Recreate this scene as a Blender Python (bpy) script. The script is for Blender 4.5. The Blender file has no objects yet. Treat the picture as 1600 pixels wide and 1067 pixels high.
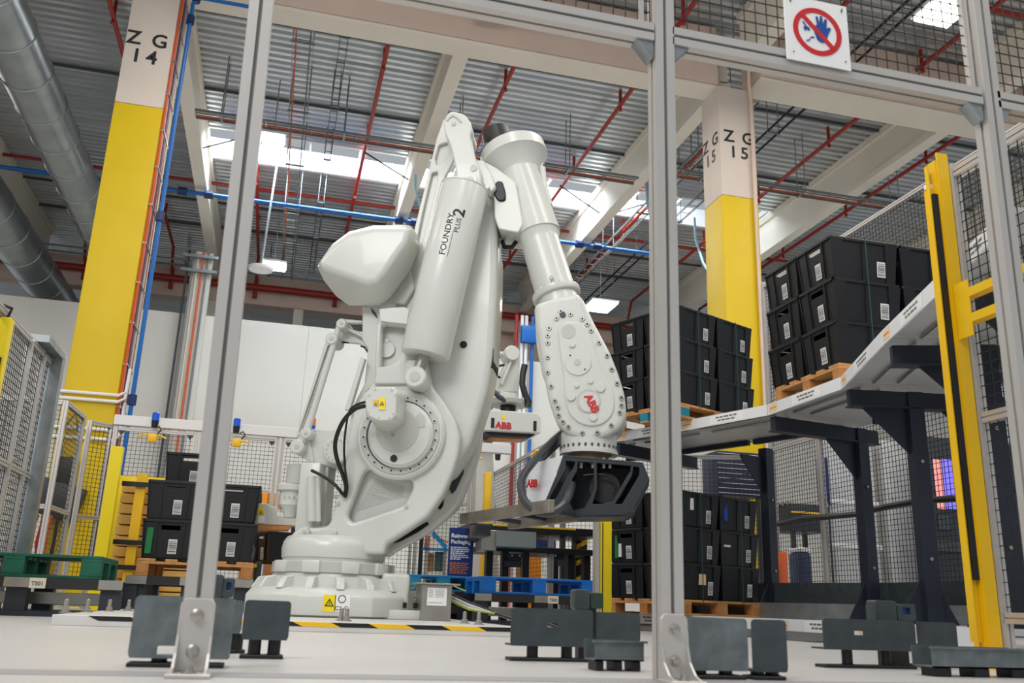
import bpy, bmesh, math, random
from mathutils import Vector as V, Matrix
random.seed(7)
SC = bpy.context.scene
COL = SC.collection
# ---------------------------------------------------------------- camera, world, lights, exposure
CH = 0.18                                    # camera height above the floor
FPX = 1414.2                                 # focal length in pixels of a 1600 wide frame
YAW, PITCH, ROLL = .24715, .28458, .033857
def _axes():
    cy, sy, cp, sp = math.cos(YAW), math.sin(YAW), math.cos(PITCH), math.sin(PITCH)
    f = V((sy*cp, cy*cp, sp)); r = V((cy, -sy, 0)); u = r.cross(f)
    cr, sr = math.cos(ROLL), math.sin(ROLL)
    return r*cr+u*sr, u*cr-r*sr, f
AR, AU, AF = _axes()
CP = V((0, 0, CH))
cam = bpy.data.cameras.new('camera'); camo = bpy.data.objects.new('camera', cam); COL.objects.link(camo)
cam.sensor_width = 36; cam.lens = FPX/1600*36; cam.clip_start = .05; cam.clip_end = 300
camo.matrix_world = Matrix(((AR.x, AU.x, -AF.x, 0), (AR.y, AU.y, -AF.y, 0), (AR.z, AU.z, -AF.z, CH), (0, 0, 0, 1)))
cam.dof.use_dof = True; cam.dof.focus_distance = 7.6; cam.dof.aperture_fstop = 4.5
SC.camera = camo
w = bpy.data.worlds.new('world'); SC.world = w; w.use_nodes = True
w.node_tree.nodes['Background'].inputs[0].default_value = (.86, .93, 1, 1)
w.node_tree.nodes['Background'].inputs[1].default_value = .5
SC.view_settings.view_transform = 'Standard'; SC.view_settings.look = 'None'
SC.view_settings.exposure = -0.17; SC.view_settings.gamma = 1; SC.view_settings.use_curve_mapping = False
def area(loc, sx, sy, power, color, rot=(0, 0, 0)):
    l = bpy.data.lights.new('hall_or_key_light', 'AREA'); l.shape = 'RECTANGLE'; l.size = sx; l.size_y = sy
    l.energy = power; l.color = color
    o = bpy.data.objects.new('hall_or_key_light', l); o.location = loc; o.rotation_euler = rot; COL.objects.link(o)
for lx in (-7.5, 0, 4.9, 9.8):                # rows of high-bay lamps, shining down
    for ly in (2, 9, 17):
        area((lx, ly, 9.0), 1.5, 5, 120 if ly == 17 else 215, (1, .94, .87))
area((-5, -2.5, 8.0), 5, 3, 600, (1, .985, .97), (math.radians(50), 0, math.radians(-32)))     # added key light from upper left behind the camera, not a hall lamp
area((2.5, 20.7, 11.6), 14, 1.6, 2200, (.75, .88, 1))                        # daylight above the roof lights

# ---------------------------------------------------------------- helpers
def ray(x, y): return AR*(x-800)-AU*(y-533.5)+AF*FPX
def atY(x, y, Y): d = ray(x, y); return CP+d*(Y/d.y)
def atX(x, y, X): d = ray(x, y); return CP+d*(X/d.x)
def atZ(x, y, z): d = ray(x, y); return CP+d*((z-CH)/d.z)
def atP(x, y, c, n): d = ray(x, y); return CP+d*((c-CP).dot(n)/d.dot(n))
def lin(c): return tuple((v/12.92 if v <= .04045 else ((v+.055)/1.055)**2.4) for v in c)
def rgb(r, g, b): return lin((r/255, g/255, b/255))
_m = {}
def mat(name, col, rough=.5, metal=0, var=0, scale=4, bump=0, bscale=40, emit=0, spec=.5, stretch=None, coat=0):
    if name in _m: return _m[name]
    m = bpy.data.materials.new(name); m.use_nodes = True; nt = m.node_tree; b = nt.nodes['Principled BSDF']
    b.inputs['Base Color'].default_value = (*col, 1); b.inputs['Roughness'].default_value = rough
    b.inputs['Metallic'].default_value = metal; b.inputs['Specular IOR Level'].default_value = spec
    b.inputs['Coat Weight'].default_value = coat
    if emit: b.inputs['Emission Color'].default_value = (*col, 1); b.inputs['Emission Strength'].default_value = emit
    if var or bump:
        tc = nt.nodes.new('ShaderNodeTexCoord'); mp = nt.nodes.new('ShaderNodeMapping')
        nt.links.new(tc.outputs['Object'], mp.inputs[0])
        if stretch: mp.inputs['Scale'].default_value = stretch
    if var:
        n = nt.nodes.new('ShaderNodeTexNoise'); n.inputs['Scale'].default_value = scale; n.inputs['Detail'].default_value = 6
        nt.links.new(mp.outputs[0], n.inputs[0])
        r = nt.nodes.new('ShaderNodeValToRGB')
        r.color_ramp.elements[0].position = .3; r.color_ramp.elements[1].position = .7
        r.color_ramp.elements[0].color = (*[c*(1-var) for c in col], 1)
        r.color_ramp.elements[1].color = (*[min(1, c*(1+var)) for c in col], 1)
        nt.links.new(n.outputs[0], r.inputs[0]); nt.links.new(r.outputs[0], b.inputs['Base Color'])
    if bump:
        n = nt.nodes.new('ShaderNodeTexNoise'); n.inputs['Scale'].default_value = bscale; n.inputs['Detail'].default_value = 4
        nt.links.new(mp.outputs[0], n.inputs[0])
        bp = nt.nodes.new('ShaderNodeBump'); bp.inputs['Strength'].default_value = bump; bp.inputs['Distance'].default_value = .01
        nt.links.new(n.outputs[0], bp.inputs['Height']); nt.links.new(bp.outputs[0], b.inputs['Normal'])
    _m[name] = m; return m

class MB:
    def __init__(s): s.bm = bmesh.new()
    def faces(s, vs, fs):
        v = [s.bm.verts.new(p) for p in vs]
        for f in fs:
            try: s.bm.faces.new([v[i] for i in f])
            except ValueError: pass
        return s
    def box(s, c, d, M=None):
        c = V(c); pts = []
        for z in (-.5, .5):
            for a, b in ((-.5, -.5), (.5, -.5), (.5, .5), (-.5, .5)):
                p = V((a*d[0], b*d[1], z*d[2])); pts.append(c+(M @ p if M else p))
        return s.faces(pts, [(3, 2, 1, 0), (4, 5, 6, 7), (0, 1, 5, 4), (1, 2, 6, 5), (2, 3, 7, 6), (3, 0, 4, 7)])
    def bx(s, x0, x1, y0, y1, z0, z1): return s.box(((x0+x1)/2, (y0+y1)/2, (z0+z1)/2), (abs(x1-x0), abs(y1-y0), abs(z1-z0)))
    def hexa(s, p): return s.faces(p, [(3, 2, 1, 0), (4, 5, 6, 7), (0, 1, 5, 4), (1, 2, 6, 5), (2, 3, 7, 6), (3, 0, 4, 7)])
    def beam(s, a, b, w, h, up=(0, 0, 1)):          # rectangular bar from a to b; w across, h along up
        a, b = V(a), V(b); d = (b-a).normalized(); up = V(up)
        if abs(d.dot(up)) > .99: up = V((0, 1, 0))
        sx = d.cross(up).normalized(); sy = sx.cross(d).normalized()
        q = [sx*i*w/2+sy*j*h/2 for i, j in ((-1, -1), (1, -1), (1, 1), (-1, 1))]
        return s.hexa([a+k for k in q]+[b+k for k in q])
    def lathe(s, p0, ax, prof, n=32, cap=True):
        p0 = V(p0); ax = V(ax).normalized(); t = V((0, 0, 1)) if abs(ax.z) < .9 else V((1, 0, 0))
        e1 = ax.cross(t).normalized(); e2 = ax.cross(e1)
        rings = []
        for h, r in prof:
            rings.append([s.bm.verts.new(p0+ax*h+(e1*math.cos(2*math.pi*k/n)+e2*math.sin(2*math.pi*k/n))*r) for k in range(n)])
        for a, b in zip(rings, rings[1:]):
            for k in range(n): s.bm.faces.new((a[k], a[(k+1) % n], b[(k+1) % n], b[k]))
        if cap: s.bm.faces.new(rings[0][::-1]); s.bm.faces.new(rings[-1])
        return s
    def cyl(s, a, b, r, r2=None, n=20):
        a, b = V(a), V(b); return s.lathe(a, b-a, [(0, r), ((b-a).length, r if r2 is None else r2)], n)
    def prism(s, pts, vec):
        vec = V(vec); n = len(pts); a = [s.bm.verts.new(V(p)) for p in pts]; b = [s.bm.verts.new(V(p)+vec) for p in pts]
        s.bm.faces.new(a); s.bm.faces.new(b[::-1])
        for k in range(n): s.bm.faces.new((a[k], b[k], b[(k+1) % n], a[(k+1) % n]))
        return s
    def tube(s, pts, r, n=8):
        pts = [V(p) for p in pts]; rings = []; e = None
        for i, p in enumerate(pts):
            d = (pts[min(i+1, len(pts)-1)]-pts[max(i-1, 0)]).normalized()
            if e is None: e = d.cross(V((0, 0, 1)) if abs(d.z) < .9 else V((1, 0, 0))).normalized()
            else: e = (e-d*e.dot(d)).normalized()
            g = d.cross(e)
            rr = r[i] if isinstance(r, (list, tuple)) else r
            rings.append([s.bm.verts.new(p+(e*math.cos(2*math.pi*k/n)+g*math.sin(2*math.pi*k/n))*rr) for k in range(n)])
        for a, b in zip(rings, rings[1:]):
            for k in range(n): s.bm.faces.new((a[k], a[(k+1) % n], b[(k+1) % n], b[k]))
        s.bm.faces.new(rings[0][::-1]); s.bm.faces.new(rings[-1]); return s
    def build(s, name, m, parent=None, bevel=0, seg=2, smooth=True, ang=35, origin=None, recalc=True):
        bm = s.bm
        if recalc: bmesh.ops.recalc_face_normals(bm, faces=bm.faces)
        if bevel:
            ed = [e for e in bm.edges if len(e.link_faces) == 2 and e.calc_face_angle(0) > .6]
            bmesh.ops.bevel(bm, geom=ed, offset=bevel, segments=seg, profile=.5, affect='EDGES', clamp_overlap=True)
        if parent is not None: o0 = WO.get(parent.name, V((0, 0, 0)))
        elif origin is not None: o0 = V(origin)
        else:
            vs = [v.co for v in bm.verts]; o0 = V(((min(v.x for v in vs)+max(v.x for v in vs))/2, (min(v.y for v in vs)+max(v.y for v in vs))/2, min(v.z for v in vs)))
        for v in bm.verts: v.co -= o0
        me = bpy.data.meshes.new(name); bm.to_mesh(me); bm.free()
        me.materials.append(m)
        if smooth: me.shade_smooth(); me.set_sharp_from_angle(angle=math.radians(ang))
        o = bpy.data.objects.new(name, me); COL.objects.link(o)
        if parent is not None: o.parent = parent; WO[o.name] = o0
        else: o.location = o0; WO[o.name] = o0
        return o
WO = {}                                              # world origin of every built object
def thing(name, label, cat, loc=(0, 0, 0), group=None):
    o = bpy.data.objects.new(name, None); o.empty_display_size = .1; COL.objects.link(o); o.location = loc; WO[o.name] = V(loc)
    return tag(o, label, cat, group)
def tag(o, label, cat=None, group=None, kind=None):
    if label: o['label'] = label
    if cat: o['category'] = cat
    if group: o['group'] = group
    if kind: o['kind'] = kind
    return o
def struct(o, label=None): o['kind'] = 'structure'; return tag(o, label)
def stuff(o, label=None): o['kind'] = 'stuff'; return tag(o, label)
def kids(o): return [c for c in COL.objects if c.parent == o]
def dup(o, parent=None, tree=None):
    c = o.copy(); COL.objects.link(c); c.parent = parent
    for ch in (TREE.get(o.name) or []): dup(ch, c)
    return c
TREE = {}
def freeze(o):                                       # remember the children of a thing so copies need no search
    ks = kids(o); TREE[o.name] = ks
    for k in ks: freeze(k)
def share(o, parent, loc, rot=None, name=None):      # a copy of a piece sharing its mesh
    c = o.copy(); COL.objects.link(c); c.parent = parent; c.location = loc
    if rot: c.rotation_euler = rot
    return c
def fillet(pts, r, n=4):
    out = []; N = len(pts); pts = [V((p[0], p[1])) for p in pts]
    for i in range(N):
        p, a, b = pts[i], pts[i-1], pts[(i+1) % N]; da, db = a-p, b-p
        rr = min(r, da.length*.45, db.length*.45); p0 = p+da.normalized()*rr; p1 = p+db.normalized()*rr
        for k in range(n+1):
            t = k/n; q = p0*(1-t)**2+p*2*t*(1-t)+p1*t*t; out.append((q.x, q.y))
    return out
def text(s, o, xd, ud, size, m, parent, name='lettering', bold=0.0, thick=.002, align='LEFT', sx=1):
    cu = bpy.data.curves.new(name, 'FONT'); cu.body = s; cu.size = size; cu.offset = bold*size; cu.extrude = thick/2; cu.align_x = align
    cu.resolution_u = 3
    t = bpy.data.objects.new(name, cu); COL.objects.link(t); bpy.context.view_layer.update()
    me = bpy.data.meshes.new_from_object(t.evaluated_get(bpy.context.evaluated_depsgraph_get()))
    bpy.data.objects.remove(t)
    o = V(o); xd = V(xd).normalized(); nd = xd.cross(V(ud)).normalized(); ud = nd.cross(xd)
    base = WO.get(parent.name, V((0, 0, 0))) if parent else V((0, 0, 0))
    for v in me.vertices: v.co = o+xd*v.co.x*sx+ud*v.co.y+nd*v.co.z-base
    me.materials.clear(); me.materials.append(m)
    ob = bpy.data.objects.new(name, me); COL.objects.link(ob)
    if parent: ob.parent = parent
    return ob

def print_lines(o, xd, ud, rows, h, m, parent, gap=1.0):
    """small print too fine to read: rows of short bars standing for words"""
    o = V(o); xd = V(xd).normalized(); nd = xd.cross(V(ud)).normalized(); ud = nd.cross(xd); s = MB(); rn = random.Random(11); y = 0
    for w in rows:
        x = 0
        while x < w-.001:
            l = min(rn.uniform(1.5, 4)*h, w-x); p = o+xd*x-ud*y
            s.faces([p, p+xd*l, p+xd*l+ud*h, p+ud*h], [(0, 1, 2, 3)]); x += l+h*.6
        y += h*(1+gap)
    return stuff(s.build('small_print', m, parent, smooth=False, recalc=False))
# ---------------------------------------------------------------- materials
M_CREAM = mat('painted_concrete', rgb(224, 200, 184), .7, var=.04, scale=1.5)
M_CREAM2 = mat('pale_or_lit_concrete', rgb(232, 224, 208), .7, var=.03, scale=1.2)
M_WALL = mat('wall_panel_paint', rgb(214, 209, 200), .45, var=.02, scale=.6)
M_YEL = mat('column_yellow_paint', rgb(218, 186, 0), .55, var=.05, scale=1.2)
M_MY = mat('machine_yellow_paint', rgb(238, 190, 10), .4, var=.04)
M_BLACK = mat('black_lettering', (.012, .012, .014), .5)
M_DECKING = mat('galvanised_roof_sheet', rgb(212, 216, 218), .3, .72, var=.16, scale=.8, stretch=(.3, 5, 1))  # streaky tone along the ribs stands in for reflections
M_DUCT = mat('spiral_duct_steel', rgb(150, 156, 156), .3, .85, var=.15, scale=2)
M_RED = mat('red_sprinkler_paint', rgb(160, 38, 24), .45)
M_BLUE = mat('blue_air_pipe', rgb(8, 100, 180), .4)
M_GALV = mat('galvanised_steel', rgb(150, 156, 158), .4, .7, var=.15, scale=8)
M_ALU = mat('anodised_aluminium', rgb(196, 192, 187), .4, .5, var=.03, scale=3)
M_GROOVE = mat('groove_shade', rgb(112, 110, 108), .5, .4)  # darker tone that paints the shade inside profile grooves
M_WIRE = mat('black_wire_mesh', rgb(26, 27, 30), .5)
M_LAMP = mat('lamp_diffuser', (1, .97, .92), .5, emit=9)
M_SHEET = mat('white_sheet', rgb(226, 226, 226), .4)
M_DARK = mat('dark_steel_paint', rgb(44, 48, 56), .45, var=.1, scale=3)
M_STEEL = mat('brushed_steel', rgb(172, 168, 160), .35, .85, var=.1, scale=6)
M_WHITE = mat('white_paint', rgb(238, 238, 236), .4)
M_RUB = mat('black_rubber', rgb(18, 18, 20), .45)
# ================================================================ HALL
M_CREAM3 = mat('column_cream_paint', rgb(220, 207, 195), .7, var=.03, scale=1.2)
M_GP2 = mat('purlin_grey', rgb(88, 92, 96), .5, .3)
def floor_mat():
    m = mat('epoxy_floor', rgb(196, 194, 192), .34, var=.05, scale=1.1, bump=.05, bscale=6)
    return m
fl = struct(MB().bx(-30, 40, -12, 45, -.3, 0).build('floor', floor_mat(), smooth=False))
struct(MB().bx(-8, 8, 2.33, 2.47, 0, .0015).build('trim_7', mat('grey_floor_strip', rgb(150, 148, 150), .6), smooth=False))  # thin grey strip across the floor under the front fence
ZR = 10.6; ZU = 9.6
DX = [-12.3, -7.4, -2.5, 2.4, 7.33, 12.25, 17.1, 22.0]
# corrugated roof sheets, one run per bay, with roof-light openings
ceil_ = struct(thing('ceiling', None, None, (2, 20, ZR)))
def sheet(x0, x1, y0, y1):
    s = MB(); P = .21; y = y0; prof = []
    while y < y1-.01:
        prof += [(y, ZR), (y+P*.44, ZR), (y+P*.56, ZR+.09), (y+P*.88, ZR+.09)]; y += P
    prof.append((y, ZR))
    vs = [(x, a, b) for a, b in prof for x in (x0, x1)]
    s.faces(vs, [(2*i, 2*i+1, 2*i+3, 2*i+2) for i in range(len(prof)-1)])
    o = s.build('roof_sheet', M_DECKING, ceil_, smooth=False, recalc=False); return o
SY0, SY1 = 20.0, 21.44
for a, b in zip(DX, DX[1:]):
    if a in (-2.5, 2.4, 7.33):
        sheet(a, b, 3.8, SY0-.2); sheet(a, b, SY1, 45)
    else: sheet(a, b, 3.8, 45)
# solid roof deck above the sheets (with the same openings)
s = MB(); s.bx(-12.3, 22.0, 3.8, SY0-.05, ZR+.2, ZR+.35); s.bx(-12.3, 22.0, SY1+.05, 45, ZR+.2, ZR+.35)
s.bx(-12.3, -2.5, SY0-.05, SY1+.05, ZR+.2, ZR+.35); s.bx(12.25, 22.0, SY0-.05, SY1+.05, ZR+.2, ZR+.35)
s.build('roof_deck', M_WHITE, ceil_, smooth=False)
for k in range(1, 4):      # glazing frames of the roof light
    a, b = DX[k+1], DX[k+2]
    fr = MB(); fr.bx(a, b, SY0-.1, SY0-.02, ZR-.02, ZR+.5); fr.bx(a, b, SY1, SY1+.1, ZR-.02, ZR+.5)
    for i in range(1, 4): fr.beam((a+(b-a)*i/4, SY0, ZR+.3), (a+(b-a)*i/4, SY1, ZR+.3), .05, .06)
    w_ = struct(fr.build('window_%d' % k, M_WHITE, smooth=False))
# main beam over the columns (two spans at slightly different level) and depth beams
g = struct(thing('trim_1', 'cream concrete main beam spanning the columns', None, (2, 13.2, 9.3)))
for x0, x1, y0, y1, z0 in ((-13, 6.98, 13.08, 13.56, 9.3), (7.66, 19, 12.75, 13.42, 9.42)):
    MB().bx(x0, x1, y0, y1, z0, z0+.06).build('lit_soffit', M_CREAM2, g, bevel=.02, seg=1, smooth=False); MB().bx(x0, x1, y0+.0, y1-.0, z0+.06, 10.55).build('beam_span', M_CREAM, g, smooth=False)  # underside coloured paler than the span to paint light bounced off the floor
g = struct(thing('trim_2', 'cream concrete roof beams running away from the camera', None, (2, 20, 9.6)))
for x in DX:
    s = MB(); s.bx(x-.08, x+.08, 4, 12.7, ZU+.12, ZR+.1); s.bx(x-.14, x+.14, 4, 12.7, ZU, ZU+.14)
    s.bx(x-.14, x+.14, 4, 12.7, ZR-.16, ZR)
    s.bx(x-.08, x+.08, 13.5, 27.9, ZU+.12, ZR+.1); s.bx(x-.14, x+.14, 13.5, 27.9, ZU, ZU+.14); s.bx(x-.14, x+.14, 13.5, 27.9, ZR-.16, ZR)
    s.build('roof_beam', M_CREAM2, g, smooth=False)
g = struct(thing('trim_3', 'cream beam and posts above the partition wall', None, (2, 28, 6)))
MB().bx(-14, 20, 28, 28.45, 8.96, 9.9).build('cross_beam', M_CREAM, g, smooth=False)
for x in (-10.5, -7.4, -2.5, .1, 3.0, 7.33, 12.25): MB().bx(x-.15, x+.15, 28.05, 28.35, 5, 8.96).build('upright', M_CREAM2, g, smooth=False)
MB().bx(-14, 20, 44.5, 45, 0, 8.9).build('outer_wall', M_WALL, g, smooth=False)
# partition wall of tall white panels
wl = struct(thing('wall_back', 'white partition wall of wide panels', None, (0, 24, 0)))
x = -16.0; 
while x < 5.4:
    x2 = min(x+4.1, 5.4); MB().bx(x+.002, x2-.002, 24, 24.15, 0, 7.25).build('panel', M_WALL, wl, bevel=.004, seg=1, smooth=False); x = x2
x = 5.4
while x < 22:
    MB().bx(x+.002, x+3.4-.002, 24, 24.15, 0, 6.9).build('panel', M_WALL, wl, bevel=.006, seg=1, smooth=False); x += 3.4
# clerestory strip and a windowed wall strip on the right, above the partition
gl = mat('dull_window_glass', rgb(92, 112, 114), .15, .2)
wr = struct(thing('wall_right', 'cream upper wall with small dark windows', None, (9, 28, 6)))
s = MB()
xs = [4.6, 5.2, 6.0, 6.75, 7.6, 9.6, 10.6, 12.6, 13.6, 15.4, 20]
for i in range(len(xs)-1):
    a, b = xs[i], xs[i+1]
    if i % 2 == 0: s.bx(a, b, 28.46, 28.7, 5.5, 9.0)
    else: s.bx(a, b, 28.46, 28.7, 8.2, 9.0)
s.build('upper_wall', M_CREAM, wr, smooth=False)
for i in range(1, len(xs)-1, 2): MB().bx(xs[i], xs[i+1], 28.55, 28.6, 5.5, 8.2).build('pane', gl, wr, smooth=False)
# columns
def column(k, x0, x1, label_n):
    c = struct(thing('trim_%d' % k, 'square concrete column, cream above and yellow below, marked Z G %d' % label_n, None, ((x0+x1)/2, 13.34, 0)))
    MB().bx(x0, x1, 13, 13.68, 0, 7.15).build('yellow_shaft', M_YEL, c, bevel=.02, seg=2)
    MB().bx(x0, x1, 13, 13.68, 7.152, 9.3 if k == 5 else 10.5).build('cream_shaft', M_CREAM3, c, bevel=.02, seg=2)
    return c
c14 = column(4, -2.9, -2.22, 14); c15 = column(5, 6.94, 7.64, 15)
def stamp(par, top, bot, cx, z, xd, off, sz=.32):
    xd = V(xd)
    for st, zz in ((top, z), (bot, z-.3)):
        for i, ch in enumerate(st):
            o = V((cx[0], cx[1], zz))+xd*((i-.5)*(.37 if st == top else .22))
            text(ch, o, xd, (0, 0, 1), sz, M_BLACK, par, bold=.018, align='CENTER', name='letter', sx=1.0)
stamp(c14, 'ZG', '14', (-2.6, 12.995), 8.16, (1, 0, 0), 0)
stamp(c15, 'ZG', '15', (7.3, 12.995), 8.2, (1, 0, 0), 0)
stamp(c15, 'ZG', '15', (6.935, 13.36), 8.2, (0, -1, 0), 0)
# conduits strapped round the left column, cable bundle down its right side
for z in (2.66, 2.75, 2.14, 2.27):
    cd = MB().tube([(-2.95, 13.4, z), (-2.94, 12.96, z), (-2.2, 12.96, z), (-2.12, 13.0, z+.06), (-2.12, 13.05, z+.4)], .022, 8).build('conduit', M_WHITE, c14)
g = thing('cable_bundle', 'bundle of coloured cables running up the right side of the left column', 'cables', (-2.1, 13.2, 0))
cc = [('orange', rgb(214, 92, 40)), ('cream', rgb(214, 200, 178)), ('violet', rgb(96, 62, 104)), ('grey', rgb(120, 122, 120)), ('red', rgb(160, 40, 30)), ('pale', rgb(200, 196, 186)), ('brown', rgb(120, 74, 40)), ('white', rgb(226, 222, 210))]
for i, (n, c) in enumerate(cc):
    y = 13.06+i*.07
    MB().tube([(-2.19, y, .3)]+[(-2.19+random.uniform(-.012, .012), y+random.uniform(-.02, .02), z) for z in (2, 4, 6, 8)]+[(-2.19, y, 10.2)], .022, 6).build('cable', mat('cable_'+n, c, .5), g)
c0_ = MB().bx(-2.215, -2.16, 13.03, 13.62, .8, .82).build('clamp', M_GALV, g, smooth=False)
for k in range(1, 16): share(c0_, g, (0, 0, k*.6))
o = MB().tube([(7.55, 12.95, 0), (7.55, 12.95, 9.1), (7.5, 12.9, 9.4), (7.4, 12.7, 9.6)], .03, 8).build('conduit_pipe', M_CREAM); tag(o, 'cream conduit running up the front of the right yellow column', 'pipe')
# blue compressed-air pipes
g = thing('air_pipe', 'blue compressed air pipe running across under the roof beams', 'pipe', (0, 21.2, 9.45))
MB().tube([(-16, 21.2, 9.45), (9.2, 21.2, 9.45)], .055, 8).build('pipe_run', M_BLUE, g)
MB().tube([(9.2, 21.2, 9.45), (9.2, 21.2, 8.9)], .05, 8).build('pipe_drop', M_BLUE, g)
for x in (-2.4, -3.0, 2.2, 2.6, 7.0, 7.5): MB().cyl((x, 21.2, 9.45), (x+.2, 21.2, 9.45), .1, n=10).build('coupling', mat('dark_blue_fitting', rgb(16, 40, 90), .4), g)
g = thing('air_drop_pipe', 'blue air pipe with elbows dropping beside the left column', 'pipe', (-2, 13, 0))
MB().tube([(-.95, 13.0, 9.5), (-.95, 12.95, 9.18), (-1.0, 12.95, 9.12), (-1.9, 12.95, 9.12), (-2.02, 12.95, 9.0), (-2.02, 12.95, .6)], .03, 8).build('pipe_run', M_BLUE, g)
for p in ((-.95, 12.95, 9.12), (-1.98, 12.95, 9.1), (-2.02, 12.95, 8.7), (-2.02, 12.95, 5.4), (-2.02, 12.95, 2.7)): MB().lathe(V(p)-V((0, 0, .07)), (0, 0, 1), [(0, .06), (.14, .06)], 10).build('fitting', mat('dark_blue_fitting', rgb(16, 40, 90), .4), g)
# red sprinkler lines
for i, x in enumerate((-11.0, -8.65, -6.2, -3.75, -1.27, 1.18, 3.63, 6.1, 8.56, 11.0, 13.5)):
    g = thing('sprinkler_pipe', 'red sprinkler branch pipe under the roof, %s' % ('first', 'second', 'third', 'fourth', 'fifth', 'sixth', 'seventh', 'eighth', 'ninth', 'tenth', 'eleventh')[i]+' from the left', 'pipe', (x, 4, 10.2), 'red sprinkler branch pipes under the roof')
    MB().tube([(x, 4, 10.25), (x, 27.2, 10.25), (x, 27.6, 9.6)], .045, 8).build('pipe_run', M_RED, g)
    hd = None
    for k in range(7):
        y = 6.5+k*3.05
        if hd is None: hd = MB().tube([(x, y, 10.3), (x, y, 10.6)], .035, 6).cyl((x, y, 10.12), (x, y, 10.2), .05, .02, 6).build('hanger', M_RED, g); b0 = y
        else: share(hd, g, (0, y-b0, 0))
g = thing('sprinkler_main', 'thick red sprinkler main running along the far cross beam', 'pipe', (0, 27.8, 9.45))
MB().tube([(-14, 27.8, 9.45), (20, 27.8, 9.45)], .11, 10).build('pipe_run', M_RED, g)
for x in (-8.6, -6.2, -3.75, -1.27, 1.18, 3.63): MB().cyl((x, 27.8, 9.3), (x, 27.8, 9.1), .07, n=8).cyl((x, 27.8, 9.45), (x, 27.8, 9.75), .06, n=8).build('hanger', M_RED, g)
g = thing('sprinkler_crossline', 'thin red pipe running across behind the roof lights', 'pipe', (0, 22.4, 10.4))
MB().tube([(-14, 22.6, 10.4), (16, 22.6, 10.4)], .045, 6).build('pipe_run', M_RED, g)
g = thing('sprinkler_crossline', 'thin red pipe running across above the upper right wire mesh', 'pipe', (0, 9.5, 10.4))
MB().tube([(2, 11.0, 10.4), (17, 11.0, 10.4)], .05, 6).build('pipe_run', M_RED, g)
# secondary steel purlins under the sheets
g = struct(thing('trim_6', 'thin grey steel purlins under the roof sheets', None, (0, 20, 10.5)))
for y in (15.4, 18.2, 24.2, 26.0): MB().bx(-12, 17, y-.02, y+.02, 10.54, 10.6).build('purlin', M_GP2, g, smooth=False)
# spiral ducts
def duct(pts, r, label, n0=.95):
    g = thing('spiral_duct', label, 'duct', pts[0], 'spiral ventilation ducts')
    a, b = V(pts[0]), V(pts[1]); L = (b-a).length; MB().lathe(a, b-a, [(0, r), (L, r)], 28).build('duct_run', M_DUCT, g)
    t = n0; rb = None
    while t < L:
        p = a+(b-a).normalized()*t
        if rb is None: rb = MB().lathe(p, b-a, [(0, r+.002), (.01, r+.018), (.045, r+.018), (.055, r+.002)], 28).build('seam', M_DUCT, g); p0 = p
        else: share(rb, g, p-p0)
        t += n0*1.0
    return g
pa = atZ(22, 60, 8.6); pb = atZ(138, 330, 8.6)
xm = (pa.x+pb.x)/2
duct([(xm, 7, 8.6), (xm, 27.3, 8.6)], .42, 'large galvanised spiral duct left of the yellow column', 1.15)
pc = atZ(40, 400, 8.2)
duct([(pc.x, 10, 8.2), (pc.x+.0, 43, 8.2)], .5, 'second spiral duct at the far left edge, passing over the partition wall', 1.3)
# cable trays with hangers
def tray(name, label, a, b, w, col=M_GALV, rungs=.45, cables=()):
    a, b = V(a), V(b); d = (b-a).normalized(); n = d.cross(V((0, 0, 1))); L = (b-a).length
    g = thing(name, label, 'cable tray', a)
    s = MB()
    for k in (-1, 1): s.beam(a+n*k*w/2, b+n*k*w/2, .012, .06)
    t = 0
    while t < L: p = a+d*t; s.beam(p-n*w/2, p+n*w/2, .012, .012); t += rungs
    s.build('tray', col, g, smooth=False)
    t = .5
    while t < L: p = a+d*t; MB().tube([p-n*w/2, V((p.x-n.x*w/2, p.y-n.y*w/2, ZR))], .012, 4).tube([p+n*w/2, V((p.x+n.x*w/2, p.y+n.y*w/2, ZR))], .012, 4).beam(p-n*w*.6-V((0, 0, .03)), p+n*w*.6-V((0, 0, .03)), .04, .03).build('hanger', M_GALV, g, smooth=False); t += 2.4
    for i, c in enumerate(cables):
        off = -w*.35+i*w*.7/max(1, len(cables)-1)
        MB().tube([a+n*off+V((0, 0, .02)), b+n*off+V((0, 0, .02))], .016, 5).build('cable', c, g)
    return g
tc = [mat('cable_orange', (0, 0, 0)), mat('cable_grey', (0, 0, 0)), mat('cable_cream', (0, 0, 0))]
tray('cable_tray', 'wire cable tray crossing high above the robot, right of the left column', (-2.3, 17, 9.3), (7, 17, 9.3), .3, cables=tc)
tray('cable_tray', 'cable tray running away from camera above the counterweight', (-.35, 13.8, 9.55), (-.35, 27, 9.55), .35, cables=tc[:2])
tray('cable_tray', 'dark cable tray running away beside the pale pipe', (.35, 13.8, 9.8), (.35, 27, 9.8), .14, M_DARK)
tray('cable_tray', 'pale cable tray running away right of the right column', (7.95, 13.6, 9.5), (7.95, 27, 9.5), .3, cables=tc[1:])
tray('cable_tray', 'dark cable tray running away right of the right column', (9.3, 5, 9.9), (9.3, 27, 9.9), .25, M_DARK)
tray('cable_tray', 'cable tray crossing right of the right column under the beam', (7.7, 16.2, 9.2), (13, 16.2, 9.2), .3, cables=tc)
tray('cable_tray', 'cable tray crossing the far end in front of the cross beam', (-11, 27.0, 9.7), (9, 27.0, 9.7), .5)
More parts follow.
